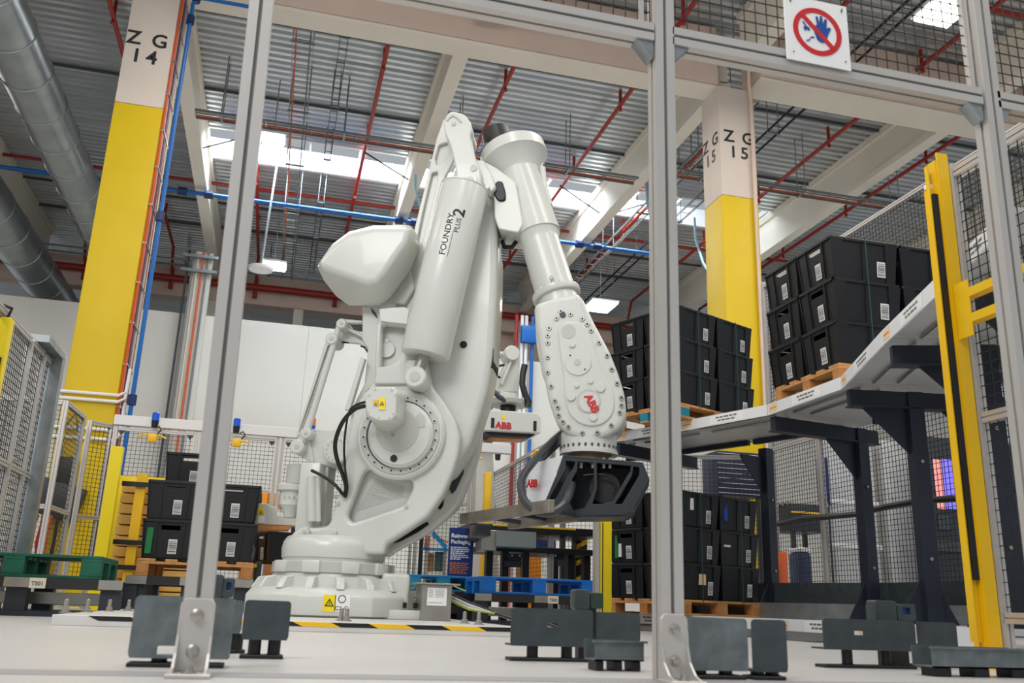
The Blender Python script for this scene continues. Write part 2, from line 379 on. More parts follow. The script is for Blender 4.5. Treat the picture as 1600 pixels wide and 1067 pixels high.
# tall cable trunk down the partition wall beside the left post
g = thing('cable_riser', 'tall vertical cable trunk on the partition wall behind the left fence post', 'cable trunk', (-2.45, 23.8, 0))
MB().bx(-2.75, -2.25, 23.75, 23.98, 0, 8.9).build('trunk_cover', M_WALL, g, smooth=False)
for i in range(5): MB().tube([(-2.85+i*.12, 23.7, 0), (-2.85+i*.12, 23.7, 8.9)], .03, 5).build('cable', tc[i % 3] if i else M_DARK, g)
for z in (8.3, 8.7): MB().bx(-3.0, -2.1, 23.6, 23.7, z, z+.08).build('bracket', M_GALV, g, smooth=False)
# high-bay lamps
def lamp(p, label, w=.62, l=.62):
    g = thing('high_bay_lamp', label, 'lamp', p, 'high bay lamps under the roof')
    MB().box(p, (w, l, .05)).build('diffuser', M_LAMP, g, smooth=False)
    MB().box(V(p)+V((0, 0, .05)), (w+.06, l+.06, .05)).box(V(p)+V((0, 0, .12)), (.25, .25, .1)).build('housing', M_WHITE, g, smooth=False)
    MB().tube([V(p)+V((0, 0, .15)), V((p[0], p[1], ZR-.01))], .012, 5).build('suspension', M_GALV, g)
lamp(atZ(427, 218, 9.2), 'glowing high bay lamp in front of the roof light', .42, .42); lamp(atZ(428, 416, 9.0), 'glowing high bay lamp above the partition wall')
lamp(atZ(938, 479, 8.6), 'glowing high bay lamp right of the robot forearm', .75, .9); lamp(atZ(1482, 12, 9.0), 'bright lamp panel behind the wire mesh right of the prohibition sign', .6, .8)
g = thing('dome_detector', 'round pale ceiling fixture on a long drop rod', 'fixture', atZ(407, 424, 7.6))
p = atZ(407, 424, 7.6); MB().lathe(p, (0, 0, 1), [(0, .05), (.03, .28), (.1, .3), (.16, .1)], 20).build('dome', M_WHITE, g); MB().tube([p+V((0, 0, .15)), V((p.x+.1, p.y, ZR))], .03, 6).build('drop_rod', M_GALV, g)
for i, (x, y) in enumerate(((650, 290), (1010, 320), (1085, 375))):    # hanging air hoses
    a = atZ(x, y-35, 9.9); g = MB().tube([a, a+V((.02, 0, -.6)), a+V((.2, 0, -1.2)), a+V((.45, 0, -1.6))], .03, 6).build('air_hose', mat('pale_blue_hose', rgb(170, 215, 235), .4))
    tag(g, 'pale curved hose hanging below the roof light, %s' % ('behind the robot top link', 'left of the middle fence post', 'between middle post and right column')[i], 'hose')
for i, (x0, y0, x1, y1) in enumerate(((310, 233, 380, 215), (570, 238, 645, 285), (875, 290, 940, 335), (945, 337, 1010, 318))):
    o = MB().tube([atZ(x0, y0, 10.0), atZ(x1, y1, 9.9)], .02, 5).build('brace_rod', M_DARK)
    tag(o, ('thin dark brace rod left of the tall left post', 'thin dark brace rod below the roof light left of the robot', 'thin dark brace rod left of the pale roof beam by the forearm', 'thin dark brace rod right of the pale roof beam by the forearm')[i], 'rod')
# ================================================================ CELL FENCES
def prof(s, a, b, w, h, up=(0, 0, 1), g=.16, dp=.16):
    """aluminium profile bar with one T-slot in each face"""
    a, b = V(a), V(b); d = (b-a).normalized(); up = V(up)
    if abs(d.dot(up)) > .99: up = V((0, 1, 0))
    e1 = d.cross(up).normalized(); e2 = e1.cross(d).normalized()
    q = []
    def side(fx, fy): return fx*w/2, fy*h/2
    base = [(-1, -1), (-g, -1), (-g, -1+2*dp), (g, -1+2*dp), (g, -1), (1, -1), (1, -g), (1-2*dp, -g), (1-2*dp, g), (1, g), (1, 1), (g, 1), (g, 1-2*dp), (-g, 1-2*dp), (-g, 1), (-1, 1), (-1, g), (-1+2*dp, g), (-1+2*dp, -g), (-1, -g)]
    s.prism([a+e1*x*w/2+e2*y*h/2 for x, y in base], b-a); return s
def wires(a, b, z0, z1, pitch, r, off=.5):
    """welded wire mesh between two floor points"""
    s = MB(); a, b = V((a[0], a[1], 0)), V((b[0], b[1], 0)); d = (b-a).normalized(); L = (b-a).length
    t = pitch*off
    while t < L: p = a+d*t; s.beam(p+V((0, 0, z0)), p+V((0, 0, z1)), r*2, r*2, d); t += pitch
    z = z0+pitch*off
    while z < z1: s.beam(a+V((0, 0, z)), b+V((0, 0, z)), r*2, r*2); z += pitch
    return s
def mesh_part(par, *a): return stuff(wires(*a).build('wire_mesh', M_WIRE, par, smooth=False, recalc=False))
# ---- front fence the camera looks through
FY = 2.4; PW = .066
tops = [(-.187, -.152, 'leftmost'), (1.078, 1.072, 'middle'), (2.355, 2.335, 'right')]
for i, (xt, xb, n) in enumerate(tops):
    g = thing('fence_post', '%s aluminium fence post in the foreground with corner brackets' % n if i else 'leftmost slightly tilted aluminium fence post in the foreground', 'fence post', (xb, FY, 0), 'foreground fence posts')
    xt2 = xb+(xt-xb)*1.55
    s = MB(); prof(s, (xb, FY, .0), (xt2, FY, 2.9), PW, PW); s.build('profile', M_ALU, g, smooth=False)
    MB().hexa([(xb-.006, FY-.026, .18), (xb+.006, FY-.026, .18), (xb+.006, FY-.02, .18), (xb-.006, FY-.02, .18), (xt2-.006, FY-.026, 2.9), (xt2+.006, FY-.026, 2.9), (xt2+.006, FY-.02, 2.9), (xt2-.006, FY-.02, 2.9)]).build('groove_shade_strip', M_GROOVE, g, smooth=False)  # dark bar laid in the groove as painted shade
    # foot: slotted angle bracket with two bolts and a curved gusset
    s = MB(); s.prism([(xb-.038, FY-.042, .01), (xb+.038, FY-.042, .01), (xb+.04, FY-.042, .16), (xb+.03, FY-.042, .175), (xb-.03, FY-.042, .175), (xb-.04, FY-.042, .16)], (0, .008, 0)); s.bx(xb-.05, xb+.05, FY-.13, FY-.034, 0, .01)
    s.build('foot_plate', M_ALU, g, bevel=.002, seg=1)
    for sx in (-1, 1):
        s = MB(); pts = [(xb+sx*.034, FY-.042, .01), (xb+sx*.034, FY-.125, .01)]+[(xb+sx*.034, FY-.042-.083*(1-math.sin(t))**1.6, .01+.13*(1-math.cos(t))**.8) for t in (.3, .7, 1.1, 1.5)]
        s.prism(pts, (sx*.006, 0, 0)); s.build('foot_gusset', M_ALU, g, smooth=False)
    bt = None
    for z in (.055, .135):
        if bt is None: bt = MB().lathe((xb, FY-.058, z), (0, 1, 0), [(0, .008), (.002, .012), (.012, .012), (.014, .016), (.017, .016)], 12).build('bolt', M_STEEL, g); z0 = z
        else: share(bt, g, (0, 0, z-z0))
    MB().lathe((xb, FY-.1, .01), (0, 0, 1), [(0, .016), (.004, .016), (.005, .011), (.016, .01)], 12).build('floor_bolt', M_STEEL, g)
BZ = 1.997
g = thing('fence_beam', 'horizontal aluminium beam across the top of the foreground fence with bracket corners', 'fence beam', (1, FY, BZ))
for x0, x1 in ((-1.6, -.16-PW/2-.015), (-.16+PW/2-.008, 1.074-PW/2), (1.074+PW/2, 2.345-PW/2), (2.345+PW/2, 3.6)):
    s = MB(); prof(s, (x0, FY, BZ), (x1, FY, BZ), PW, PW); s.build('profile', M_ALU, g, smooth=False)
    MB().bx(x0, x1, FY-.026, FY-.02, BZ-.006, BZ+.006).build('groove_shade_strip', M_GROOVE, g, smooth=False); MB().bx(x0, x1, FY-.006, FY+.006, BZ-.026, BZ-.02).build('groove_shade_strip', M_GROOVE, g, smooth=False)
for i, (x, sx) in enumerate(((1.074, -1), (1.074, 1), (2.345, -1), (2.345, 1))):
    x0 = x+sx*(PW/2); s = MB(); z = BZ-PW/2
    y0 = FY-.026
    s.hexa([(x0, y0, z-.062), (x0+sx*.008, y0, z-.062), (x0+sx*.008, y0+.05, z-.062), (x0, y0+.05, z-.062), (x0, y0, z), (x0+sx*.062, y0, z), (x0+sx*.062, y0+.05, z), (x0, y0+.05, z)])
    s.build('corner_bracket', M_GALV, g, bevel=.004, seg=2)
g = thing('mesh_infill', 'black wire mesh infill above the foreground fence beam', 'wire mesh', (1.3, FY, 2.03))
for x0, x1 in ((-.1, 1.04), (1.11, 2.3), (2.38, 3.5)): mesh_part(g, (x0, FY), (x1, FY), BZ+.03, 2.9, .043, .0016)
for x in (1.0, 2.29): MB().bx(x, x+.014, FY-.012, FY+.012, BZ+.03, 2.9).build('edge_strip', M_ALU, g, smooth=False)
# prohibition sign tied to the mesh
SG = thing('prohibition_sign', 'white square prohibition sign with red ring, diagonal bar and blue hand above fence beam', 'sign', (1.66, FY-.04, 2.0))
c0 = atY(1277, 50, FY-.045); W2 = .124
MB().bx(c0.x-W2, c0.x+W2, FY-.045, FY-.041, c0.z-W2-.005, c0.z+W2+.005).build('sign_plate', M_WHITE, SG, bevel=.001, seg=1)
M_SRED = mat('sign_red', rgb(200, 20, 28), .4); M_SBLUE = mat('sign_blue', rgb(14, 70, 150), .4)
def flat(name, outer, holes, o, m, par, th=.0015, e1=(1, 0, 0), e2=(0, 0, 1), bevel=0, res=1):
    """flat plate from 2D outlines (with holes) laid in the plane o + e1*x + e2*y, thickness th towards e1 x e2"""
    cu = bpy.data.curves.new(name, 'CURVE'); cu.dimensions = '2D'; cu.fill_mode = 'BOTH'; cu.extrude = max(th/2-bevel, .0001); cu.bevel_depth = bevel; cu.bevel_resolution = res
    if bevel: cu.offset = -bevel
    for pts in [outer]+list(holes):
        sp = cu.splines.new('POLY'); sp.points.add(len(pts)-1); sp.use_cyclic_u = True
        for k, p in enumerate(pts): sp.points[k].co = (p[0], p[1], 0, 1)
    t = bpy.data.objects.new(name, cu); COL.objects.link(t); bpy.context.view_layer.update()
    me = bpy.data.meshes.new_from_object(t.evaluated_get(bpy.context.evaluated_depsgraph_get())); bpy.data.objects.remove(t)
    o = V(o); e1 = V(e1); e2 = V(e2); n = e1.cross(e2)
    if par is not None: base = WO.get(par.name, V((0, 0, 0)))
    else: base = o
    for v in me.vertices: v.co = o+e1*v.co.x+e2*v.co.y+n*(v.co.z)-base
    me.materials.clear(); me.materials.append(m); me.shade_smooth(); me.set_sharp_from_angle(angle=math.radians(32))
    ob = bpy.data.objects.new(name, me); COL.objects.link(ob)
    if par is not None: ob.parent = par
    else: ob.location = o
    WO[ob.name] = base
    return ob
circ = lambda r, n=40, cx=0, cy=0: [(cx+r*math.cos(2*math.pi*k/n), cy+r*math.sin(2*math.pi*k/n)) for k in range(n)]
so = V((c0.x, FY-.0465, c0.z))
flat('ring', circ(.094), [circ(.075)], so, M_SRED, SG)
flat('hand_symbol', [(-.028, .012), (-.012, .03), (-.016, .06), (-.008, .062), (-.003, .034), (.002, .066), (.01, .066), (.011, .034), (.02, .058), (.028, .055), (.024, .02), (.034, .026), (.042, .022), (.028, -.006), (.02, -.03), (.004, -.042), (-.014, -.034), (-.022, -.012)], [], so+V((.012, -.0005, 0)), M_SBLUE, SG)
flat('figure_mark', [(-.058, .03), (-.05, .028), (-.042, .014), (-.03, .008), (-.032, -.004), (-.04, .002), (-.05, -.006), (-.054, .01), (-.046, .012)], [], so+V((0, -.0005, 0)), M_SBLUE, SG)
flat('squiggle', [(-.03, -.026), (-.022, -.022), (-.016, -.026), (-.018, -.03), (-.024, -.027), (-.032, -.032), (-.036, -.042), (-.048, -.046), (-.048, -.042), (-.038, -.038)], [], so+V((0.002, -.0005, 0)), M_SBLUE, SG)
k = .7071; r1 = .082; hw = .0085
flat('diagonal_bar', [(-k*r1-k*hw, k*r1-k*hw), (-k*r1+k*hw, k*r1+k*hw), (k*r1+k*hw, -k*r1+k*hw), (k*r1-k*hw, -k*r1-k*hw)], [], so+V((0, -.001, 0)), M_SRED, SG)
s = None
for px in (-.1, .1):
    for pz in (-.1, .1): MB().beam(so+V((px, -.001, pz)), so+V((px+.004, -.001, pz+(.014 if pz > 0 else .004))), .003, .003).build('cable_tie', M_RUB, SG, smooth=False)
# ---- grey guard brackets on the floor (folded plates on rubber feet)
M_GP = mat('dark_grey_guard_plate', rgb(66, 74, 78), .5, .25, var=.18, scale=14)
M_GZ = mat('galvanised_guard_plate', rgb(116, 124, 126), .38, .6, var=.25, scale=18)
def rrect(x0, x1, y0, y1, r, n=4): return fillet([(x0, y0), (x1, y0), (x1, y1), (x0, y1)], r, n)
def guard(label, px0, px1, pyt, pyb, Y, m=M_GP, slots=(), foot=True, dy=.09, fold=0):
    a = atY(px0, (pyt+pyb)/2, Y); b = atY(px1, (pyt+pyb)/2, Y); zt = atY((px0+px1)/2, pyt, Y).z; zb = atY((px0+px1)/2, pyb, Y).z
    zb = max(zb, .022); W = b.x-a.x; H = zt-zb
    g = thing('guard_bracket', label, 'guard bracket', ((a.x+b.x)/2, Y, 0), 'grey guard brackets on the floor')
    hs = [rrect(W*u0, W*u1, H*v0, H*v1, .004) for u0, u1, v0, v1 in slots]
    flat('face_plate', rrect(0, W, 0, H, .014), hs, (a.x, Y, zb), m, g, .005)
    s = MB(); s.bx(a.x+.004, b.x-.004, Y, Y+dy, zb, zb+.006)
    s.build('base_flange', m, g, smooth=False)
    if fold:
        MB().bx(b.x-.005, b.x, Y, Y+dy, zb, zt-.004).build('side_plate', m, g, bevel=.002, seg=1)
    if foot:
        n = 2
        for i in range(n):
            x = a.x+W*(.3+.42*i); MB().lathe((x, Y+dy*.4, 0), (0, 0, 1), [(0, .03), (.01, .03), (.014, .02), (zb, .02)], 14).build('foot', M_RUB, g)
        MB().bx(a.x, b.x-.01, Y-dy*.1, Y+dy*.75, .0, .011).build('foot_rail', M_RUB, g, bevel=.002, seg=1)
        MB().lathe((a.x+W*.5, Y+dy*.5, zb+.006), (0, 0, 1), [(0, .012), (.003, .012), (.004, .008), (.012, .008)], 10).build('bolt', M_STEEL, g)
    return g
guard('large galvanised guard bracket behind the foot of the leftmost fence post', 205, 362, 932, 1036, 2.62, M_GZ, [(.28, .58, .05, .2)], fold=1)
guard('narrow dark guard bracket right of the leftmost fence post', 362, 379, 938, 990, 3.3, M_GZ)
guard('square dark guard bracket standing alone right of the leftmost fence post', 380, 453, 938, 1000, 3.05, M_GP)
guard('dark guard bracket with a slot left of the middle fence post', 798, 926, 951, 1010, 3.2, M_GP, [(.44, .57, .5, .62)])
guard('smaller dark guard bracket just left of the middle fence post', 928, 1000, 957, 1002, 3.5, M_GP, fold=1)
guard('large scratched guard bracket right of the middle fence post', 1071, 1168, 965, 1048, 2.5, M_GZ)
guard('narrow upright guard bracket second right of the middle fence post', 1175, 1229, 968, 1050, 2.5, M_GP, fold=1)
guard('long dark guard bracket with a slot below the upper right racks', 1286, 1430, 968, 1016, 3.15, M_GP, [(.33, .43, .48, .62)])
guard('dark guard bracket directly left of the yellow gate post foot', 1433, 1495, 972, 1012, 3.3, M_GP, fold=1)
def channel(label, px0, px1, pyt, pyb, Y):
    a = atY(px0, pyt, Y); b = atY(px1, pyt, Y); zt = a.z; zb = max(.03, atY(px0, pyb, Y).z)
    g = thing('floor_channel', label, 'channel', ((a.x+b.x)/2, Y, 0))
    s = MB(); s.bx(a.x, b.x, Y, Y+.004, zb, zt); s.bx(a.x, b.x, Y+.1, Y+.104, zb, zt); s.bx(a.x, b.x, Y, Y+.104, zb, zb+.004); s.bx(a.x-.01, b.x+.01, Y-.008, Y, zt-.006, zt)
    s.build('channel_body', M_GZ, g, smooth=False)
    for i in range(3): MB().bx(a.x+(b.x-a.x)*(.05+.38*i), a.x+(b.x-a.x)*(.2+.38*i), Y+.01, Y+.09, 0, zb).build('foot', M_RUB, g, bevel=.003, seg=1)
channel('open galvanised floor channel at the left side of the middle post foot', 930, 1006, 1000, 1040, 2.75)
channel('open galvanised floor channel in the bottom right corner', 1455, 1610, 1010, 1050, 2.75)
def device(label, px0, px1, pyt, pyb, Y, kind):
    a = atY(px0, pyb, Y); b = atY(px1, pyt, Y); W = b.x-a.x
    g = thing('sensor_housing', label, 'sensor', ((a.x+b.x)/2, Y, 0))
    MB().bx(a.x+W*.2, b.x-W*.2, Y+.02, Y+.06, 0, a.z+.01).build('stand', M_RUB, g, smooth=False)
    flat('housing', rrect(0, W*.52, 0, b.z-a.z, .012), [], (a.x, Y+.03, a.z), M_GP, g, .06, bevel=.004)
    flat('housing_end', rrect(0, W*.45, 0, (b.z-a.z)*.8, .008), [rrect(W*.13, W*.32, (b.z-a.z)*.3, (b.z-a.z)*.62, .004)] if kind else [], (a.x+W*.55, Y+.03, a.z+.005), M_GP if kind else mat('dark_green_plug', rgb(40, 62, 46), .5), g, .05, bevel=.003)
    MB().bx(a.x+W*.6, a.x+W*.9, Y+.02, Y+.03, a.z+.02, b.z-.02).build('cover', M_SBLUE if kind else M_DARK, g, smooth=False)
device('grey sensor housing with a green plug on top of the slotted guard bracket', 898, 944, 922, 952, 3.3, 0)
device('grey sensor housing above the long guard bracket below the racks', 1369, 1431, 940, 970, 3.25, 1)
device('small dark scanner behind the leftmost fence post foot', 326, 368, 898, 935, 3.4, 1)
# ---- bins
M_BIN = mat('black_bin_plastic', rgb(15, 16, 20), .45, var=.12, scale=9, bump=.1, bscale=90)
M_LAB = mat('label_paper', rgb(228, 228, 226), .5); M_GRN = mat('green_tag', rgb(12, 120, 56), .4); M_BTAG = mat('blue_tag', rgb(20, 66, 180), .4)
BP = .338
def make_bin():
    g = bpy.data.objects.new('storage_bin', None); COL.objects.link(g); WO[g.name] = V((0, 0, 0))
    L, W_, H = .595, .475, .312; tl, tw = .024, .022
    def P(sx, sy, z): t = z/H; return V((sx*(L/2-.012-tl*(1-t)), sy*(W_/2-.012-tw*(1-t)), z))
    s = MB()
    th = .008
    def wall(a0, b0, a1, b1, inw):   # quad wall with thickness
        s.hexa([a0, b0, b0+inw, a0+inw, a1, b1, b1+inw, a1+inw])
    for sy in (-1, 1): wall(P(-1, sy, 0), P(1, sy, 0), P(-1, sy, H), P(1, sy, H), V((0, -sy*th, 0)))
    for sx in (-1, 1):
        inn = V((-sx*th, 0, 0)); hz0, hz1, hw = .245, .285, .17
        wall(P(sx, -1, 0), P(sx, 1, 0), P(sx, -1, hz0), P(sx, 1, hz0), inn)
        for q in (-1, 1): wall(P(sx, q, hz0), P(sx, q*hw/.165*.35, hz0), P(sx, q, hz1), P(sx, q*hw/.165*.35, hz1), inn)
        wall(P(sx, -1, hz1), P(sx, 1, hz1), P(sx, -1, H), P(sx, 1, H), inn)
    s.hexa([P(-1, -1, 0), P(1, -1, 0), P(1, 1, 0), P(-1, 1, 0), P(-1, -1, .01), P(1, -1, .01), P(1, 1, .01), P(-1, 1, .01)])
    s.build('body', M_BIN, g, smooth=False)
    s = MB()      # rim: four bars with a lip
    for sy in (-1, 1): s.bx(-L/2, L/2, sy*W_/2-(.022 if sy > 0 else 0), sy*W_/2+(.022 if sy < 0 else 0), H-.004, H+.022)
    for sx in (-1, 1): s.bx(sx*L/2-(.022 if sx > 0 else 0), sx*L/2+(.022 if sx < 0 else 0), -W_/2, W_/2, H-.004, H+.022)
    s.build('rim', M_BIN, g, bevel=.004, seg=1)
    rb = None
    for sx in (-1, 1):
        for sy in (-1, 1):
            s = MB(); s.hexa([P(sx, sy, 0)+V((-sx*.07, sy*.001, 0)), P(sx, sy, 0)+V((sx*.006, sy*.001, 0)), P(sx, sy, 0)+V((sx*.006, sy*.009, 0)), P(sx, sy, 0)+V((-sx*.07, sy*.009, 0)),
                              P(sx, sy, H)+V((-sx*.1, -sy*.004, 0)), P(sx, sy, H)+V((sx*.006, -sy*.004, 0)), P(sx, sy, H)+V((sx*.006, sy*.01, 0)), P(sx, sy, H)+V((-sx*.1, sy*.01, 0))])
            s.build('corner_rib', M_BIN, g, smooth=False)
    for sx in (-1, 1):                                # ribs either side of the end handle
        for q in (-1, 1):
            a = P(sx, q*.42, .2); MB().hexa([P(sx, q*.48, .03), P(sx, q*.54, .03), P(sx, q*.54, .03)+V((sx*.012, 0, 0)), P(sx, q*.48, .03)+V((sx*.012, 0, 0)), P(sx, q*.48, H), P(sx, q*.54, H), P(sx, q*.54, H)+V((sx*.01, 0, 0)), P(sx, q*.48, H)+V((sx*.01, 0, 0))]).build('end_rib', M_BIN, g, smooth=False)
    for sy in (-1, 1):
        for q in (-.05,): MB().hexa([P(q, sy, 0), P(q+.03, sy, 0), P(q+.03, sy, 0)+V((0, sy*.006, 0)), P(q, sy, 0)+V((0, sy*.006, 0)), P(q, sy, H), P(q+.03, sy, H), P(q+.03, sy, H)+V((0, sy*.006, 0)), P(q, sy, H)+V((0, sy*.006, 0))]).build('side_rib', M_BIN, g, smooth=False)
    # barcode labels: one on each end, one at the right of each long side
    def label(o, e1, e2, n):
        o = V(o); e1 = V(e1); e2 = V(e2).normalized(); n = V(n)
        lb = MB().hexa([o-e1*.036-e2*.062, o+e1*.036-e2*.062, o+e1*.036-e2*.062+n*.002, o-e1*.036-e2*.062+n*.002, o-e1*.036+e2*.062, o+e1*.036+e2*.062, o+e1*.036+e2*.062+n*.002, o-e1*.036+e2*.062+n*.002]).build('label', M_LAB, g, smooth=False)
        s = MB(); z = -.056; rnd = random.Random(3)
        while z < .05:
            h = rnd.choice((.0022, .0022, .004, .006)); p = o+e2*z+n*.0025
            s.faces([p-e1*.031, p+e1*.031, p+e1*.031+e2*h, p-e1*.031+e2*h], [(0, 1, 2, 3)]); z += h+rnd.choice((.002, .003, .005))
        stuff(s.build('barcode', M_BLACK, lb, smooth=False, recalc=False))
    k = tl/.31; k2 = tw/.31
    for sx in (-1, 1): label((sx*(L/2-.012-tl*.62+.003), sx*.03, .105), (0, sx, 0), (sx*k, 0, 1), (sx, 0, 0))
    for sy in (-1, 1): label((sy*-.15, sy*(W_/2-.012-tw*.62+.003), .11), (-sy, 0, 0), (0, sy*k2, 1), (0, sy, 0))
    freeze(g); return g
BIN = make_bin(); _first = [True]
def put_bin(x, y, z, rz, label, group, extra=None):
    if _first[0]: o = BIN; _first[0] = False
    else: o = dup(BIN)
    o.location = (x, y, z); o.rotation_euler = (0, 0, rz+random.uniform(-.012, .012))
    tag(o, label, 'storage bin', group)
    if extra:
        for (m, end, u0, u1, z0, z1) in extra:
            t = MB()
            if end: t.bx(.27*end, .2875*end, u0, u1, z0, z1)
            else: t.bx(u0, u1, -.2285, -.2, z0, z1)
            q = t.build('sticker', m, None, smooth=False, origin=(0, 0, 0)); q.parent = o
    return o
# pallets
M_WOOD = mat('pallet_wood', rgb(196, 142, 84), .7, var=.22, scale=3, stretch=(1, 6, 6), bump=.15)
M_WOOD2 = mat('pallet_block_wood', rgb(188, 128, 72), .75, var=.2, scale=8)
def make_pallet(name, m, m2, L=1.2, W=.96, H=.144):
    g = bpy.data.objects.new(name, None); COL.objects.link(g); WO[g.name] = V((0, 0, 0)); b = .022
    for i in range(5): y = -W/2+.0725+i*(W-.145)/4; MB().bx(-L/2, L/2, y-(.0725 if i % 2 == 0 else .05), y+(.0725 if i % 2 == 0 else .05), H-b, H).build('top_board', m, g, bevel=.003, seg=1)
    for i in range(3): x = -L/2+.0725+i*(L-.145)/2; MB().bx(x-.0725, x+.0725, -W/2, W/2, H-2*b, H-b).build('stringer_board', m, g, smooth=False)
    for i in range(3):
        for j in range(3):
            x = -L/2+.0725+i*(L-.145)/2; y = -W/2+(.05 if j != 1 else 0)+j*(W-.1)/2*(1 if j != 1 else 1)-(.05 if j == 2 else 0)+(0 if j != 1 else 0)
            y = (-W/2+.05, 0, W/2-.05)[j]; MB().bx(x-.0725, x+.0725, y-.05, y+.05, b, H-2*b).build('block', m2, g, bevel=.003, seg=1)
    for j in range(3): y = (-W/2+.05, 0, W/2-.05)[j]; MB().bx(-L/2, L/2, y-.05, y+.05, 0, b).build('bottom_board', m, g, bevel=.003, seg=1)
    freeze(g); return g
PAL = make_pallet('wooden_pallet', M_WOOD, M_WOOD2)
_fp = [True]
def put_pallet(x, y, z, rz, label):
    if _fp[0]: o = PAL; _fp[0] = False
    else: o = dup(PAL)
    o.location = (x, y, z); o.rotation_euler = (0, 0, rz); tag(o, label, 'pallet', 'wooden pallets'); return o
# ---- right-hand racks: two-level ring of decks round the robot
J = [V((3.09, 9.85)), V((3.46, 9.03)), V((3.83, 8.2)), V((4.22, 7.18)), V((4.23, 6.07)), V((3.77, 4.93)), V((3.41, 3.94)), V((3.1, 3.1))]
NR = []
for a, b in zip(J, J[1:]): d = (b-a).normalized(); NR.append(V((-d.y, d.x)))
def nj(i):
    if i == 0: return NR[0]
    if i == len(J)-1: return NR[-1]
    return (NR[i-1]+NR[i]).normalized()
M_DECKP = mat('deck_panel_grey', rgb(204, 206, 206), .4, .1); M_LIP = mat('deck_lip_white', rgb(226, 228, 230), .4)
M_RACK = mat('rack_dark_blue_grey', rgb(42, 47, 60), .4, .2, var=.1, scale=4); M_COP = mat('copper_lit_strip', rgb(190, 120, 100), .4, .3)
M_OTAG = mat('orange_white_tag', rgb(240, 208, 160), .5); M_OR = mat('orange_print', rgb(226, 130, 40), .5); M_GREYT = mat('grey_print', rgb(110, 112, 114), .5)
names = ['far end', 'next to far end', 'under the left stack', 'between the two stacks', 'under the right stack', 'behind the yellow gate post', 'nearest the camera']
DZ = 2.0; D_ = 1.25
def p3(v, z): return V((v.x, v.y, z))
for lvl, (zt, th) in enumerate(((DZ, .095), (.15, .1))):
    for i in range(len(J)-1):
        if lvl == 1 and i >= 6: continue
        a, b = J[i], J[i+1]; na, nb = nj(i), nj(i+1); d = (b-a).normalized(); n = NR[i]
        g = thing('rack_deck', '%s grey rack deck with a white front lip, %s' % (('upper', 'floor-level')[lvl], names[i]), 'rack deck', p3((a+b)/2, zt-th), 'rack decks in a ring round the robot')
        A, B = a+d*.006, b-d*.006; A2, B2 = a+na*D_, b+nb*D_
        MB().hexa([p3(A, zt-.03), p3(B, zt-.03), p3(B2, zt-.03), p3(A2, zt-.03), p3(A, zt), p3(B, zt), p3(B2, zt), p3(A2, zt)]).build('panel', M_DECKP, g, smooth=False)
        MB().hexa([p3(A-n*.012, zt-th), p3(B-n*.012, zt-th), p3(B, zt-th), p3(A, zt-th), p3(A-n*.012, zt+.004), p3(B-n*.012, zt+.004), p3(B, zt+.004), p3(A, zt+.004)]).build('front_lip', M_LIP, g, smooth=False)
        nn = V((-n.x, -n.y, 0)); o = p3(A-n*.0135, 0); dd = V((d.x, d.y, 0)); L = (b-a).length
        lb = MB(); q = lambda t, z: o+dd*t+V((0, 0, z)); s0 = .05
        MB().faces([q(.03, zt-th+.02), q(.16, zt-th+.02), q(.16, zt-.01), q(.03, zt-.01)], [(0, 1, 2, 3)]).build('orange_tag', M_OTAG, g, smooth=False)
        MB().faces([q(L*.36, zt-th+.01), q(L*.74, zt-th+.01), q(L*.74, zt-.004), q(L*.36, zt-.004)], [(0, 1, 2, 3)]).build('notice_strip', M_WHITE, g, smooth=False)
        print_lines(q(.045, zt-th+.045)+nn*.001, dd, (0, 0, 1), [.1], .012, M_OR, g)
        print_lines(q(L*.43, zt-.036)+nn*.001, dd, (0, 0, 1), [L*.24], .015, M_GREYT, g)
        print_lines(q(L*.45, zt-.066)+nn*.001, dd, (0, 0, 1), [L*.2], .015, M_GREYT, g)
        if lvl == 0:
            m1 = a+(b-a)*.35; rs = MB()
            for t in (.25, .7): rs.tube([p3(A+n*(.12+.4*t)+d*.05, zt-.05), p3(A+n*(.12+.4*t)+d*(L-.1), zt-.05)], .013, 6)
            rs.build('tie_rod', M_STEEL, g)
            c1 = MB(); c1.beam(p3(A+n*1.1, zt-.06), p3(B+n*1.1, zt-.06), .05, .05); c1.build('rear_bar', M_RACK, g, smooth=False)
